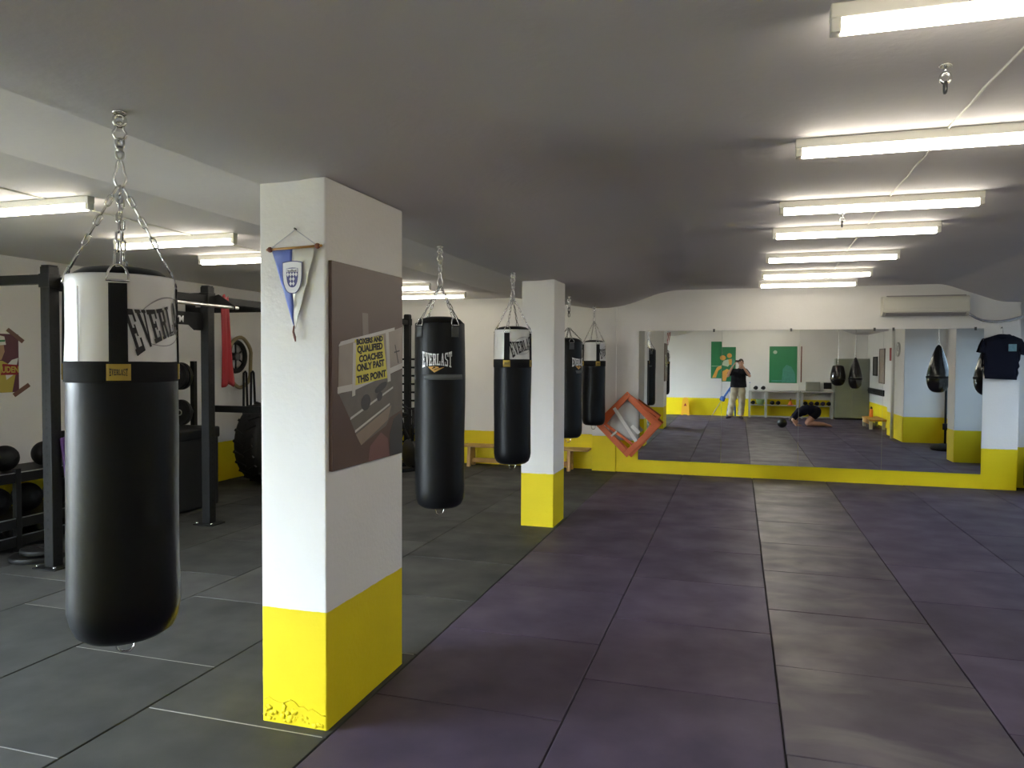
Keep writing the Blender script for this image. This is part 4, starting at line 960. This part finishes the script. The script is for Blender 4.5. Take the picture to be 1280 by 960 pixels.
poster('green_poster', 'wide green poster with a pale teal figure above the storage table', .933, 1.743, 1.056, 2.19, M['green'], [([(1.30, 1.08), (1.70, 1.08), (1.68, 1.36), (1.58, 1.56), (1.44, 1.62), (1.33, 1.50)], M['gfig3']), (blob(1.10, 2.01, .06, .055), M['gfig2']), ([(1.0, 1.10), (1.70, 1.10), (1.70, 1.16), (1.0, 1.14)], M['gfig3'])], PG)
b = NB(); bx(b, 1.846, 1.880, YS-.001, YS+.02, 1.085, 2.19, bev=.003); tag(obj('wooden_lath', b, M['reddark']), 'narrow dark wooden lath on the back wall right of the wide green poster', 'lath')

def table(label, x0, x1, legs):
    t = thing('storage_table', label, 'table', ((x0+x1)/2, -1.26, 0), 0, 'grey storage tables on the back wall')
    b = NB(); bx(b, x0, x1, YS+.02, -1.05, .785, .825, bev=.004); obj('top', b, M['alu'], t)
    b = NB(); bx(b, x0+.03, x1-.03, YS+.04, -1.08, .365, .385, bev=.003); obj('shelf', b, M['alu'], t)
    b = NB(); bx(b, x0+.05, x1-.05, -1.12, -1.08, .02, .06); obj('rail', b, M['alu'], t)
    for x in legs:
        for y in (-1.09, YS+.06):
            b = NB(); bx(b, x-.03, x+.03, y-.03, y+.03, 0, .786, bev=.004); obj('leg', b, M['alu'], t)
table('grey metal storage table on the back wall, behind the photographer', .33, 1.80, (.36, .84, 1.76))
table('grey metal storage table on the back wall beside the grey-green cabinet', 1.83, 2.755, (1.87, 2.715))
def simple(name, label, cat, bm, m, group=None): return tag(obj(name, bm, m), label, cat, group)
t = thing('water_bottle', 'thin white bottle on the table top behind the photographer', 'bottle', (.36, -1.25, .825))
b = NB(); lathe(b, [(0, .825), (.028, .825), (.030, .84), (.030, .99), (.012, 1.03), (.012, 1.05), (0, 1.05)], 16, c=(.36, -1.25, 0)); obj('body', b, M['pvc'], t)
b = NB(); lathe(b, [(0, 1.05), (.014, 1.05), (.014, 1.08), (0, 1.08)], 12, c=(.36, -1.25, 0)); obj('cap', b, M['bluep'], t)
def glove(label, x, y, z, rot, m, group, cat='glove', name='boxing_glove', s=1.):
    t = thing(name, label, cat, (x, y, z), rot, group)
    b = NB(); sph(b, (.02*s, 0, .065*s), .068*s, 16, (1.35, .95, .92)); sph(b, (.05*s, .055*s, .06*s), .030*s, 12, (1.6, 1, 1)); obj('body', baked(b, [('REMESH', dict(mode='VOXEL', voxel_size=.009))]), m, t, False)
    b = NB(); lathe(b, [(0, -.13), (.042, -.13), (.05, -.06), (.05, -.03), (0, -.03)], 16, c=(0, 0, 0), mt=Matrix.Translation((-.02*s, 0, .058*s)) @ Matrix.Rotation(PI/2, 4, 'Y') @ Matrix.Scale(s, 4)); obj('cuff', b, M['web'], t, False)
for x, wd in ((.54, 'left'), (.76, 'right')): glove('black boxing glove on the table top, the %s of two' % wd, x, -1.25, .841, 1.45, M['rubber'], 'gloves on the table top')
b = NB(); box(b, (.64, -1.27, .832), (.42, .28, .012), (0, 0, .1), bev=.003); simple('paper_stack', 'white sheets of paper under the gloves on the table', 'paper', b, M['paper'])
t = thing('bowl', 'green plastic bowl on the lower shelf of the storage table', 'bowl', (.675, -1.24, .385))
b = NB(); lathe(b, [(0, .386), (.075, .386), (.105, .44), (.128, .545), (.132, .55), (.124, .548), (.098, .445), (.07, .394), (0, .393)], 28, c=(.675, -1.24, 0)); obj('body', b, M['bowl'], t)
b = NB(); tube(b, [(.675+.130*math.cos(a), -1.24+.130*math.sin(a), .549) for a in [2*PI*k/28 for k in range(28)]], .006, 6, True); obj('rim', b, M['bowl'], t)
for x, wd in ((.465, 'behind the photographer'), (1.03, 'left of the orange cone'), (1.20, 'close left of the orange cone')): glove('dark boxing glove on the lower shelf, ' + wd, x, -1.25, .388, 1.57, M['rubber'], 'gloves on the lower shelf')
t = thing('traffic_cone', 'small orange cone with dark tip on the lower shelf', 'cone', (1.55, -1.24, .386))
b = NB(); bx(b, 1.45, 1.65, -1.33, -1.15, .386, .40, bev=.004); obj('base', b, M['or'], t)
b = NB(); lathe(b, [(.075, .399), (.06, .44), (.025, .52), (.015, .53), (0, .53)], 20, c=(1.55, -1.24, 0)); obj('body', b, M['or'], t)
b = NB(); lathe(b, [(.017, .525), (.013, .59), (0, .60)], 12, c=(1.55, -1.24, 0)); obj('tip', b, M['rubber'], t)
for k, x in enumerate((1.98, 2.145, 2.31, 2.475, 2.64)):
    glove('%s glove on the shelf beside the cabinet' % ['first dark', 'second dark', 'third dark', 'fourth dark', 'last dark'][k], x, -1.25, .388, 1.57, M['shoe'] if k % 2 else M['rubber'], 'gloves on the shelf by the cabinet')
t = thing('speaker_box', 'grey-green speaker box on the storage table beside the tablet', 'speaker', (2.18, -1.3, .825))
b = NB(); bx(b, 1.99, 2.385, -1.42, -1.20, .826, 1.105, bev=.01); obj('body', b, M['cab'], t)
b = NB(); bx(b, 2.01, 2.365, -1.201, -1.194, .845, 1.085, bev=.002); obj('grille', b, M['grill'], t)
t = thing('laptop', 'white laptop with dark screen on the storage table beside the cabinet', 'laptop', (2.6, -1.25, .825))
b = NB(); bx(b, 2.47, 2.745, -1.33, -1.13, .826, .845, bev=.004); obj('base', b, M['paper'], t)
b = NB(); box(b, (2.607, -1.345, .985), (.275, .012, .27), (R(12), 0, 0), bev=.004); lid = obj('lid', b, M['pvc'], t)
b = NB(); box(b, (2.607, -1.336, .990), (.225, .004, .20), (R(12), 0, 0)); obj('screen', b, M['screen'], lid)
t = thing('metal_cabinet', 'tall grey-green metal cabinet in the back corner', 'cabinet', (3.25, -1.27, 0))
b = NB(); bx(b, 2.785, 3.712, YS+.01, -1.02, .05, 1.815, bev=.006); obj('body', b, M['cab'], t)
b = NB(); bx(b, 2.80, 3.70, YS+.03, -1.05, 0, .05); obj('plinth', b, M['cabd'], t)
for k, (a, c) in enumerate(((2.795, 3.246), (3.251, 3.702))):
    b = NB(); bx(b, a, c, -1.021, -1.002, .07, 1.80, bev=.003); d = obj('door', b, M['cab'], t)
    xx = c-.04 if k == 0 else a+.04; b = NB(); tube(b, [(xx, -1.003, .92), (xx, -.98, .93), (xx, -.98, 1.03), (xx, -1.003, 1.04)], .007, 8); obj('handle', b, M['steel'], d)

def teardrop(label, x, y, zb, zt, r, group, squat=False):
    t = thing('teardrop_bag', label, 'punching bag', (x, y, zb), 0, group); h = zt-zb
    if squat: prof = [(0, 0), (r*.5, .01), (r*.86, .12*h), (r, .35*h), (r*.98, .55*h), (r*.82, .80*h), (r*.74, .93*h), (r*.6, .97*h), (0, h)]
    else: prof = [(0, 0), (r*.5, .012*h), (r*.86, .10*h), (r, .25*h), (r*.97, .38*h), (r*.80, .56*h), (r*.55, .76*h), (r*.30, .92*h), (r*.20, .97*h), (0, h)]
    b = NB(); lathe(b, [(0, zb)] + [(a, zb+z) for a, z in prof[1:]], 32, c=(x, y, 0)); b2 = baked(b, [('SUBSURF', dict(levels=1))]); obj('body', b2, M['gloss'], t)
    b = NB(); lathe(b, [(r*.985, zb+.30*h), (r*1.01, zb+.31*h), (r*1.01, zb+.335*h), (r*.985, zb+.345*h)], 32, c=(x, y, 0)); obj('band', b, M['web'], t)
    zc = ZS if x > 3.35 else ZR - (ZR-ZS)*max(0, min(1, (x-2.6)/.9)) + .01
    b = NB(); link_ring(b, (x, y, zt+.015), (0, 0, 1), (1, 0, 0), .07, .04, .006); obj('ring', b, M['chrome'], t)
    b = chain_bm((x, y, zt+.04), (x, y, zc-.02)); obj('chain', b, M['chrome'], t)
    b = NB(); cyl(b, (x, y, zc-.03), (x, y, zc+.02), .014, 10); obj('ceiling_anchor', b, M['chrome'], t)
TG = 'smaller bags hanging along the right side'
teardrop('shiny black teardrop bag hanging in front of the grey-green cabinet', 3.14, .30, .965, 1.85, .185, TG)
teardrop('squat round black bag hanging left of the teardrop by the cabinet', 2.70, .25, 1.04, 1.64, .205, TG, True)
teardrop('shiny black teardrop bag hanging in the window bay between the right pillars', 3.57, 7.4, 1.15, 2.05, .20, TG)
teardrop('shiny black teardrop bag nearest the mirror, right of the t-shirt wall', 3.72, 9.75, 1.20, 2.06, .20, TG)

t = thing('floor_sign', 'yellow folding caution sign standing at the foot of the back wall', 'sign', (-1.59, -1.36, 0))
for s_, y in ((1, -1.30), (-1, -1.42)):
    b = NB(); p_ = [(-.13, 0), (-.07, 0), (-.055, .06), (.055, .06), (.07, 0), (.13, 0), (.085, .53), (.05, .555), (-.05, .555), (-.085, .53)]
    prism(b, p_, .012, frame_mt((-1.59, y+s_*.05, 0), (1, 0, 0), (0, -s_*.18, 1))); obj('leaf', b, M['ysign'], t)
b = NB(); box(b, (-1.59, -1.36, .545), (.10, .05, .03), bev=.008); obj('hinge', b, M['ysign'], t)
b = NB(); prism(b, [(-.045, .30), (.045, .30), (0, .39)], .002, frame_mt((-1.59, -1.236, 0), (1, 0, 0), (0, -.18, 1))); obj('printed_triangle', b, M['red'], t)
t = thing('folding_stand', 'blue folding stand with a leaning grey pole, behind the photographer', 'stand', (-.35, -.95, 0))
b = NB(); tube(b, [(-.76, -.95, .02), (-.47, -.98, .52)], .011, 8); obj('pole', b, M['steel'], t)
b = NB(); tube(b, [(-.47, -.98, .50), (-.20, -1.03, .92)], .032, 8); obj('bar', b, M['bluep'], t)
b = NB(); tube(b, [(-.20, -1.03, .92), (-.24, -.95, .45), (-.30, -.90, .02)], .03, 8); obj('leg', b, M['bluep'], t)
b = NB(); tube(b, [(-.20, -1.03, .90), (-.08, -1.05, .45), (-.06, -1.05, .02)], .026, 8); obj('leg', b, M['bluep'], t)
b = NB(); box(b, (-.44, -.96, .56), (.15, .12, .15), (.2, .3, .4), bev=.03); obj('clamp', b, M['bluep'], t)
b = NB(); tube(b, [(-.27, -.93, .22), (-.07, -1.05, .22)], .016, 8); obj('brace', b, M['bluep'], t)

# right-hand wall, seen only in the mirror
def wall_pic(label, x, y0_, y1_, z0, z1, m, fr, group):
    t = thing('framed_picture', label, 'picture', (x, (y0_+y1_)/2, z0), 0, group)
    b = NB(); e = .035
    bx(b, x-.02, x-.001, y0_, y1_, z0, z0+e); bx(b, x-.02, x-.001, y0_, y1_, z1-e, z1); bx(b, x-.02, x-.001, y0_, y0_+e, z0+e, z1-e); bx(b, x-.02, x-.001, y1_-e, y1_, z0+e, z1-e)
    obj('frame', b, fr, t); b = NB(); bx(b, x-.010, x-.001, y0_+e, y1_-e, z0+e, z1-e); obj('print', b, m, t)
wall_pic('dark framed picture on the right wall near the cabinet', 3.72, -.45, .22, 1.33, 1.87, M['photod'], M['rack'], 'pictures on the right wall')
wall_pic('tall pale picture in a dark frame on the right wall near the pillar', 3.72, .52, 1.30, 1.14, 2.08, M['photol'], M['bframe'], 'pictures on the right wall')
t = thing('wall_rail', 'dark rail screwed along the right wall above the wooden step', 'rail', (3.7, .15, .82))
b = NB(); bx(b, 3.66, 3.719, -.95, 1.30, .81, .97, bev=.008); obj('board', b, M['rack'], t)
for y in (-.7, .2, 1.1):
    b = NB(); cyl(b, (3.66, y, .89), (3.60, y, .91), .012, 8); obj('peg', b, M['dsteel'], t)
t = thing('wall_clock', 'round pale clock on the face of the right pillar', 'clock', (3.385, 4.6, 1.9))
mt = Matrix.Translation((3.40, 4.75, 2.0)) @ Matrix.Rotation(-PI/2, 4, 'Y')
b = NB(); lathe(b, [(0, 0), (.15, 0), (.16, .01), (.16, .035), (.145, .04)], 32, mt=mt); obj('case', b, M['alu'], t)
b = NB(); lathe(b, [(0, .030), (.146, .030), (.146, .034), (0, .034)], 32, mt=mt); obj('dial', b, M['paper'], t)
for a, L_ in ((.6, .10), (2.2, .07)): b = NB(); cyl(b, mt @ V((0, 0, .037)), mt @ V((L_*math.cos(a), L_*math.sin(a), .037)), .005, 6); obj('hand', b, M['rack'], t)
b = NB(); bx(b, 3.386, 3.402, 3.75, 4.1, 1.75, 2.05, bev=.004); simple('red_notice', 'red notice board on the right pillar left of the clock', 'notice', b, M['red'])
b = NB(); cyl(b, (3.34, 4.45, 0), (3.34, 4.45, ZS+.06), .035, 14); simple('down_pipe', 'white pipe running from floor to ceiling beside the right pillar', 'pipe', b, M['pvc'])
t = thing('wooden_step', 'low wooden step stool at the foot of the right wall', 'stool', (3.42, 1.6, 0))
b = NB(); bx(b, 3.22, 3.62, 1.02, 2.25, .21, .26, bev=.008); obj('seat', b, M['wood'], t)
for y in (1.1, 2.15):
    for x in (3.27, 3.57): b = NB(); bx(b, x-.035, x+.035, y-.035, y+.035, 0, .212, bev=.004); obj('leg', b, M['wtape'], t)
b = NB(); bx(b, 3.235, 3.25, 1.14, 2.11, .12, .21); obj('apron', b, M['wood'], t)
t = thing('drink_bottle', 'orange drinking bottle standing on the wooden step', 'bottle', (3.40, 1.35, .26))
b = NB(); lathe(b, [(0, .26), (.045, .26), (.048, .28), (.048, .44), (.03, .48), (0, .48)], 20, c=(3.4, 1.35, 0)); obj('body', b, M['or'], t)
b = NB(); lathe(b, [(.03, .478), (.032, .50), (.015, .535), (0, .54)], 16, c=(3.4, 1.35, 0)); obj('cap', b, M['rubber'], t)
t = thing('reflex_stand', 'dark reflex bag stand in the window bay between the right pillars', 'stand', (3.95, 6.4, 0))
b = NB(); lathe(b, [(0, 0), (.24, 0), (.26, .03), (.24, .09), (.08, .13), (0, .13)], 28, c=(3.9, 6.6, 0)); obj('base', b, M['rubber'], t)
b = NB(); cyl(b, (3.9, 6.6, .1), (3.9, 6.6, 1.25), .022, 12); obj('pole', b, M['rack'], t)
b = NB(); sph(b, (3.9, 6.6, 1.38), .13, 20, (1, 1, 1.2)); obj('bag', b, M['vinyl'], t)
b = NB(); cyl(b, (3.9, 6.6, .40), (3.9, 6.6, .52), .05, 12); obj('clamp', b, M['rubber'], t)
RG = 'red straps hanging from the ceiling behind the first bag'
for k, y in enumerate((1.02, 1.16, 1.30)):
    b = NB(); x = -2.02 + .05*k; tube(b, [(x-.06, y, ZS+.012), (x-.035, y, 2.36), (x, y, 2.16), (x+.035, y, 2.36), (x+.06, y, ZS+.012)], .012, 6)
    tag(obj('hanging_strap', b, M['red']), 'red strap looped from the ceiling behind the nearest bag, %s of three' % ['first', 'second', 'third'][k], 'strap', RG)
ball('medicine_ball', 'black ball on the floor in front of the kneeling person', (1.12, 2.45, .127), .126, M['rubber'], None)

# ================================================================ people
def skin_bm(chain_list, sub=2):
    """chains of (x, y, z, radius); a later chain starts on the nearest point of an earlier one"""
    bm = NB(); ly = bm.verts.layers.skin.verify(); vs = []
    for ci, ch in enumerate(chain_list):
        prev = None
        for i, p in enumerate(ch):
            if i == 0 and ci > 0:
                v = min(vs, key=lambda w_: (w_.co - V(p[:3])).length)
            else:
                v = bm.verts.new(p[:3]); r_ = p[3]; v[ly].radius = r_ if isinstance(r_, tuple) else (r_, r_); vs.append(v)
                if ci == 0 and i == 0: v[ly].use_root = True
            if prev is not None and prev is not v: bm.edges.new((prev, v))
            prev = v
    return baked(bm, [('SKIN', dict(use_smooth_shade=True)), ('SUBSURF', dict(levels=sub))])
def tubes_union(parts, vox):
    """rounded limbs melted into one continuous surface"""
    b = NB()
    for pts, rs in parts:
        pts = [V(p) for p in pts]
        tube(b, pts, rs, 14)
        for p, r_ in zip(pts, rs): sph(b, p, r_*1.0, 14)
    return b
def melt(b, vox, smooth=6):
    return baked(b, [('REMESH', dict(mode='VOXEL', voxel_size=vox)), ('SMOOTH', dict(iterations=smooth, factor=.5))])
def cap(b, a, c, ra, rc):
    tube(b, [a, c], [ra, rc], 16); sph(b, a, ra, 16); sph(b, c, rc, 16)
def hand(b, wrist, knuck, side, up, length, curl, r=.0085):
    """palm from wrist to knuckles, four unequal bent fingers and a thumb from the side of the palm"""
    w_, k_ = V(wrist), V(knuck); d = (k_-w_).normalized(); s = V(side).normalized(); u = V(up).normalized()
    for q_ in (-.030, -.010, .010, .030): cap(b, w_ + s*q_*.7, k_ + s*q_, .014, .0115)
    for q_, L_ in ((-.032, .066), (-.011, .078), (.011, .074), (.032, .058)):
        p0 = k_ + s*q_; a = 0; dd = d
        for j, f_ in enumerate((.45, .32, .23)):
            a = curl*(j+1); dd = d*math.cos(a) + u*math.sin(a); p1 = p0 + dd*L_*f_*length; cap(b, p0, p1, r*1.02-.0006*j, r*.96-.0008*j); p0 = p1
    p0 = w_.lerp(k_, .35) + s*(-.030); p1 = p0 + (s*-.7 + d*.5 + u*.35).normalized()*.036; p2 = p1 + (d*.8 - s*.1 + u*.5).normalized()*.032
    cap(b, w_.lerp(k_, .2), p0, .014, .0125); cap(b, p0, p1, .0125, .010); cap(b, p1, p2, .010, .0085)

# --- the photographer, holding a phone up to his face
P = thing('person', 'person in a black t-shirt and khaki trousers holding up a phone', 'person', (.02, -.36, 0))
hd = V((.085, -.30, 1.665))
b = NB()
sph(b, hd + V((0, -.012, .022)), .1, 24, (.76, .95, 1.0)); sph(b, hd + V((0, .028, -.048)), .068, 20, (.86, .92, 1.0))
sph(b, hd + V((0, .098, -.022)), .015, 12, (.9, 1.1, 1.3)); cap(b, hd + V((0, .088, .016)), hd + V((0, .104, -.02)), .009, .012)
sph(b, hd + V((0, .085, -.085)), .024, 12, (1.2, .8, .8))
for s in (-1, 1):
    sph(b, hd + V((s*.077, -.008, -.004)), .028, 12, (.35, .7, 1.15)); sph(b, hd + V((s*.033, .077, .018)), .018, 12, (1.2, .5, .6))
cap(b, hd + V((0, -.02, -.06)), (.07, -.345, 1.47), .055, .06)
shl, elb_l, wr_l = V((-.165, -.36, 1.435)), V((-.285, -.17, 1.285)), V((-.165, -.075, 1.545))
shr, elb_r, wr_r = V((.215, -.36, 1.44)), V((.335, -.17, 1.290)), V((.150, -.085, 1.555))
cap(b, (.02, -.36, 1.40), shl, .085, .062); cap(b, (.03, -.36, 1.40), shr, .085, .062)
for x in (-.06, .02, .10): cap(b, (x, -.36, 1.34), (x*.8, -.37, 1.02), .105, .10)
for S_, E_, W_ in ((shl, elb_l, wr_l), (shr, elb_r, wr_r)):
    cap(b, S_, S_.lerp(E_, .5), .056, .050); cap(b, S_.lerp(E_, .5), E_, .050, .040); cap(b, E_, E_.lerp(W_, .35), .041, .042); cap(b, E_.lerp(W_, .35), W_, .042, .027)
pc = V((0, 0, CAMZ)) - Fv*.020                      # middle of the phone lies just behind the lens
phx = pc + Rv*-.005
kl, kr = phx - Rv*.076 - Fv*.012 - Uv*.032, phx + Rv*.076 - Fv*.012 - Uv*.032
hand(b, wr_l, kl, Rv*.35+Uv*-.1+Fv*.9, Rv, .85, .62); hand(b, wr_r, kr, Rv*-.35+Fv*.9, -Rv, .85, .62)
hipl, hipr, knl, knr, anl, anr = V((-.075, -.37, .93)), V((.115, -.37, .93)), V((-.155, -.35, .50)), V((.125, -.35, .50)), V((-.215, -.41, .09)), V((.100, -.38, .09))
for H_, K_, A_2 in ((hipl, knl, anl), (hipr, knr, anr)): cap(b, H_, K_, .088, .058); cap(b, K_, K_.lerp(A_2, .35), .058, .060); cap(b, K_.lerp(A_2, .35), A_2, .060, .040)
for A_2, dx in ((anl, -.07), (anr, .05)): cap(b, A_2 + V((0, -.02, -.045)), A_2 + V((dx, .15, -.062)), .036, .026)
obj('body', melt(b, .0085, 3), M['skin'], P)
b = NB(); sph(b, hd + V((0, -.022, .034)), .103, 24, (.79, .97, 1.0))
bmesh.ops.bisect_plane(b, geom=list(b.verts)+list(b.edges)+list(b.faces), plane_co=hd + V((0, .035, .03)), plane_no=V((0, .80, -.62)), clear_outer=True)
bmesh.ops.holes_fill(b, edges=[e for e in b.edges if e.is_boundary]); obj('hair', b, M['hair'], P, True, 'short dark hair')
for s in (-1, 1):
    b = NB(); sph(b, hd + V((s*.033, .083, .016)), .009, 10); obj('eye', b, M['eye'], P)
    b = NB(); cap(b, hd + V((s*.018, .089, .037)), hd + V((s*.050, .078, .036)), .005, .004); obj('eyebrow', b, M['hair'], P)
b = NB(); cap(b, hd + V((-.020, .083, -.060)), hd + V((.020, .083, -.060)), .007, .007); obj('mouth', b, M['lip'], P)
b = NB()    # t-shirt
for x in (-.075, .02, .115): cap(b, (x, -.36, 1.36), (x*1.0, -.365, 1.15), .125, .125); cap(b, (x, -.365, 1.15), (x*1.15-.002, -.365, .94), .128, .132)
for S_, E_ in ((shl, elb_l), (shr, elb_r)): cap(b, (.025, -.36, 1.41), S_, .088, .075); cap(b, S_, S_.lerp(E_, .62), .075, .072)
cap(b, (.05, -.355, 1.44), (.065, -.35, 1.475), .082, .072)
bmesh.ops.bisect_plane(b, geom=list(b.verts)+list(b.edges)+list(b.faces), plane_co=(0, 0, .93), plane_no=(0, 0, -1), clear_outer=True)
b2 = baked(b, [('REMESH', dict(mode='VOXEL', voxel_size=.012)), ('SMOOTH', dict(iterations=5, factor=.5))])
for v in b2.verts: v.co.y += .006*math.sin(v.co.z*42+v.co.x*14)
obj('t_shirt', b2, M['shirt'], P, True, 'black t-shirt')
b = NB()    # trousers
cap(b, (-.045, -.37, .97), (.085, -.37, .97), .112, .112)
for H_, K_, A_2 in ((hipl, knl, anl), (hipr, knr, anr)): cap(b, H_, H_.lerp(K_, .2), .108, .118); cap(b, H_.lerp(K_, .2), K_, .118, .100); cap(b, K_, A_2 + V((0, 0, .02)), .100, .088)
bmesh.ops.bisect_plane(b, geom=list(b.verts)+list(b.edges)+list(b.faces), plane_co=(0, 0, .055), plane_no=(0, 0, -1), clear_outer=True)
b2 = baked(b, [('REMESH', dict(mode='VOXEL', voxel_size=.013)), ('SMOOTH', dict(iterations=4, factor=.5))])
for v in b2.verts: k_ = min(1, max(0, (.90-v.co.z)/.12)); v.co.y += k_*.010*math.sin(v.co.z*26+v.co.x*30); v.co.x += .006*math.sin(v.co.z*33)
obj('trousers', b2, M['pants'], P, True, 'baggy khaki trousers')
for A_2, dx in ((anl, -.08), (anr, .06)):
    b = NB(); cap(b, A_2 + V((0, -.03, -.042)), A_2 + V((dx, .17, -.056)), .047, .033); sph(b, A_2 + V((dx*.5, .08, -.045)), .044, 14, (1, 1.4, .9)); b2 = melt(b, .009, 3)
    for v in b2.verts: v.co.z = max(v.co.z, .0)
    obj('shoe', b2, M['shoe'], P)
t = thing('phone', 'dark phone held up sideways by the photographer', 'phone', phx)
mtp = Matrix(((Rv.x, Uv.x, -Fv.x, 0), (Rv.y, Uv.y, -Fv.y, 0), (Rv.z, Uv.z, -Fv.z, 0), (0, 0, 0, 1)))
b = NB(); box(b, (0, 0, 0), (.152, .072, .008), bev=.003); b.transform(Matrix.Translation(phx - Fv*.004) @ mtp); obj('body', b, M['rubber'], t)
b = NB(); box(b, (0, 0, 0), (.140, .066, .0006)); b.transform(Matrix.Translation(phx - Fv*.0084) @ mtp); obj('screen', b, M['screen'], t)
b = NB(); cyl(b, phx + Rv*.005 + Fv*.0005, phx + Rv*.005 + Fv*.003, .007, 16); obj('lens', b, M['eye'], t)

# --- the person kneeling, folded forward on the mats
P = thing('person', 'person kneeling folded forward on the mats in dark t-shirt and shorts', 'person', (1.8, 1.7, 0))
ky = 1.70
b = NB()
hip, chest = V((1.99, ky, .40)), V((1.60, ky, .36))
for dy in (-.075, .075):
    cap(b, hip+V((0, dy, 0)), V((1.80, ky+dy, .43)), .125, .115); cap(b, V((1.80, ky+dy, .43)), chest+V((0, dy, 0)), .115, .10)
for s in (-1, 1):
    kn, an = V((1.80, ky+s*.12, .085)), V((2.21, ky+s*.12, .062))
    cap(b, hip+V((.01, s*.10, -.03)), kn, .098, .064); cap(b, kn, kn.lerp(an, .35), .064, .062); cap(b, kn.lerp(an, .35), an, .062, .040)
    cap(b, an, an+V((.10, 0, -.028)), .036, .030); cap(b, an+V((.10, 0, -.028)), an+V((.17, s*.01, -.038)), .028, .018)
    sh, el, wr = V((1.545, ky+s*.17, .35)), V((1.425, ky+s*.20, .175)), V((1.50, ky+s*.20, .035))
    cap(b, chest+V((0, s*.09, 0)), sh, .085, .066); cap(b, sh, el, .054, .042); cap(b, el, wr, .044, .028)
    hand(b, wr + V((0, 0, -.008)), wr + V((.085, 0, -.016)), V((0, s, 0)), V((0, 0, -1)), 1., .05)
hk = V((1.455, ky, .155))
cap(b, chest + V((-.03, 0, -.02)), hk + V((.03, 0, .04)), .068, .056); sph(b, hk + V((0, 0, 0)), .1, 22, (1.0, .78, .98)); sph(b, hk + V((.05, 0, -.05)), .062, 16)
sph(b, hk + V((.105, 0, -.04)), .014, 10)
for s in (-1, 1): sph(b, hk + V((.01, s*.078, .0)), .026, 10, (.7, .35, 1.1))
b2 = melt(b, .0085, 3)
for v in b2.verts: v.co.z = max(v.co.z, .001)
obj('body', b2, M['skin'], P)
b = NB(); sph(b, hk + V((-.022, 0, .012)), .106, 22, (1.0, .80, .98))
bmesh.ops.bisect_plane(b, geom=list(b.verts)+list(b.edges)+list(b.faces), plane_co=hk + V((.012, 0, 0)), plane_no=V((.9, 0, -.35)), clear_outer=True)
bmesh.ops.holes_fill(b, edges=[e for e in b.edges if e.is_boundary])
for v in b.verts: v.co.z = max(v.co.z, .042)
obj('hair', b, M['hair'], P)
for s in (-1, 1): b = NB(); sph(b, hk + V((.086, s*.03, -.012)), .010, 8); obj('eye', b, M['eye'], P)
b = NB(); cap(b, hk + V((.096, -.018, -.085)), hk + V((.096, .018, -.085)), .007, .007); obj('mouth', b, M['lip'], P)
b = NB()
for dy in (-.08, .08): cap(b, V((1.93, ky+dy, .42)), V((1.78, ky+dy, .445)), .135, .13); cap(b, V((1.78, ky+dy, .445)), chest+V((-.01, dy, 0)), .13, .115)
for s in (-1, 1):
    sh, el = V((1.545, ky+s*.17, .35)), V((1.425, ky+s*.20, .175)); cap(b, chest+V((0, s*.09, 0)), sh, .10, .078); cap(b, sh, sh.lerp(el, .65), .078, .070)
bmesh.ops.bisect_plane(b, geom=list(b.verts)+list(b.edges)+list(b.faces), plane_co=(2.02, 0, .4), plane_no=(1, 0, 0), clear_outer=True)
b2 = baked(b, [('REMESH', dict(mode='VOXEL', voxel_size=.012)), ('SMOOTH', dict(iterations=4, factor=.5))])
for v in b2.verts: v.co.z += .006*math.sin(v.co.x*50)
obj('t_shirt', b2, M['navy'], P, True, 'dark navy t-shirt')
b = NB()
for s in (-1, 1): cap(b, V((1.99, ky+s*.075, .40)), V((1.99, ky+s*.08, .36)), .142, .135); cap(b, V((1.99, ky+s*.10, .36)), V((1.95, ky+s*.105, .30)), .125, .115)
obj('shorts', melt(b, .012, 4), M['shirt'], P, True, 'dark shorts')
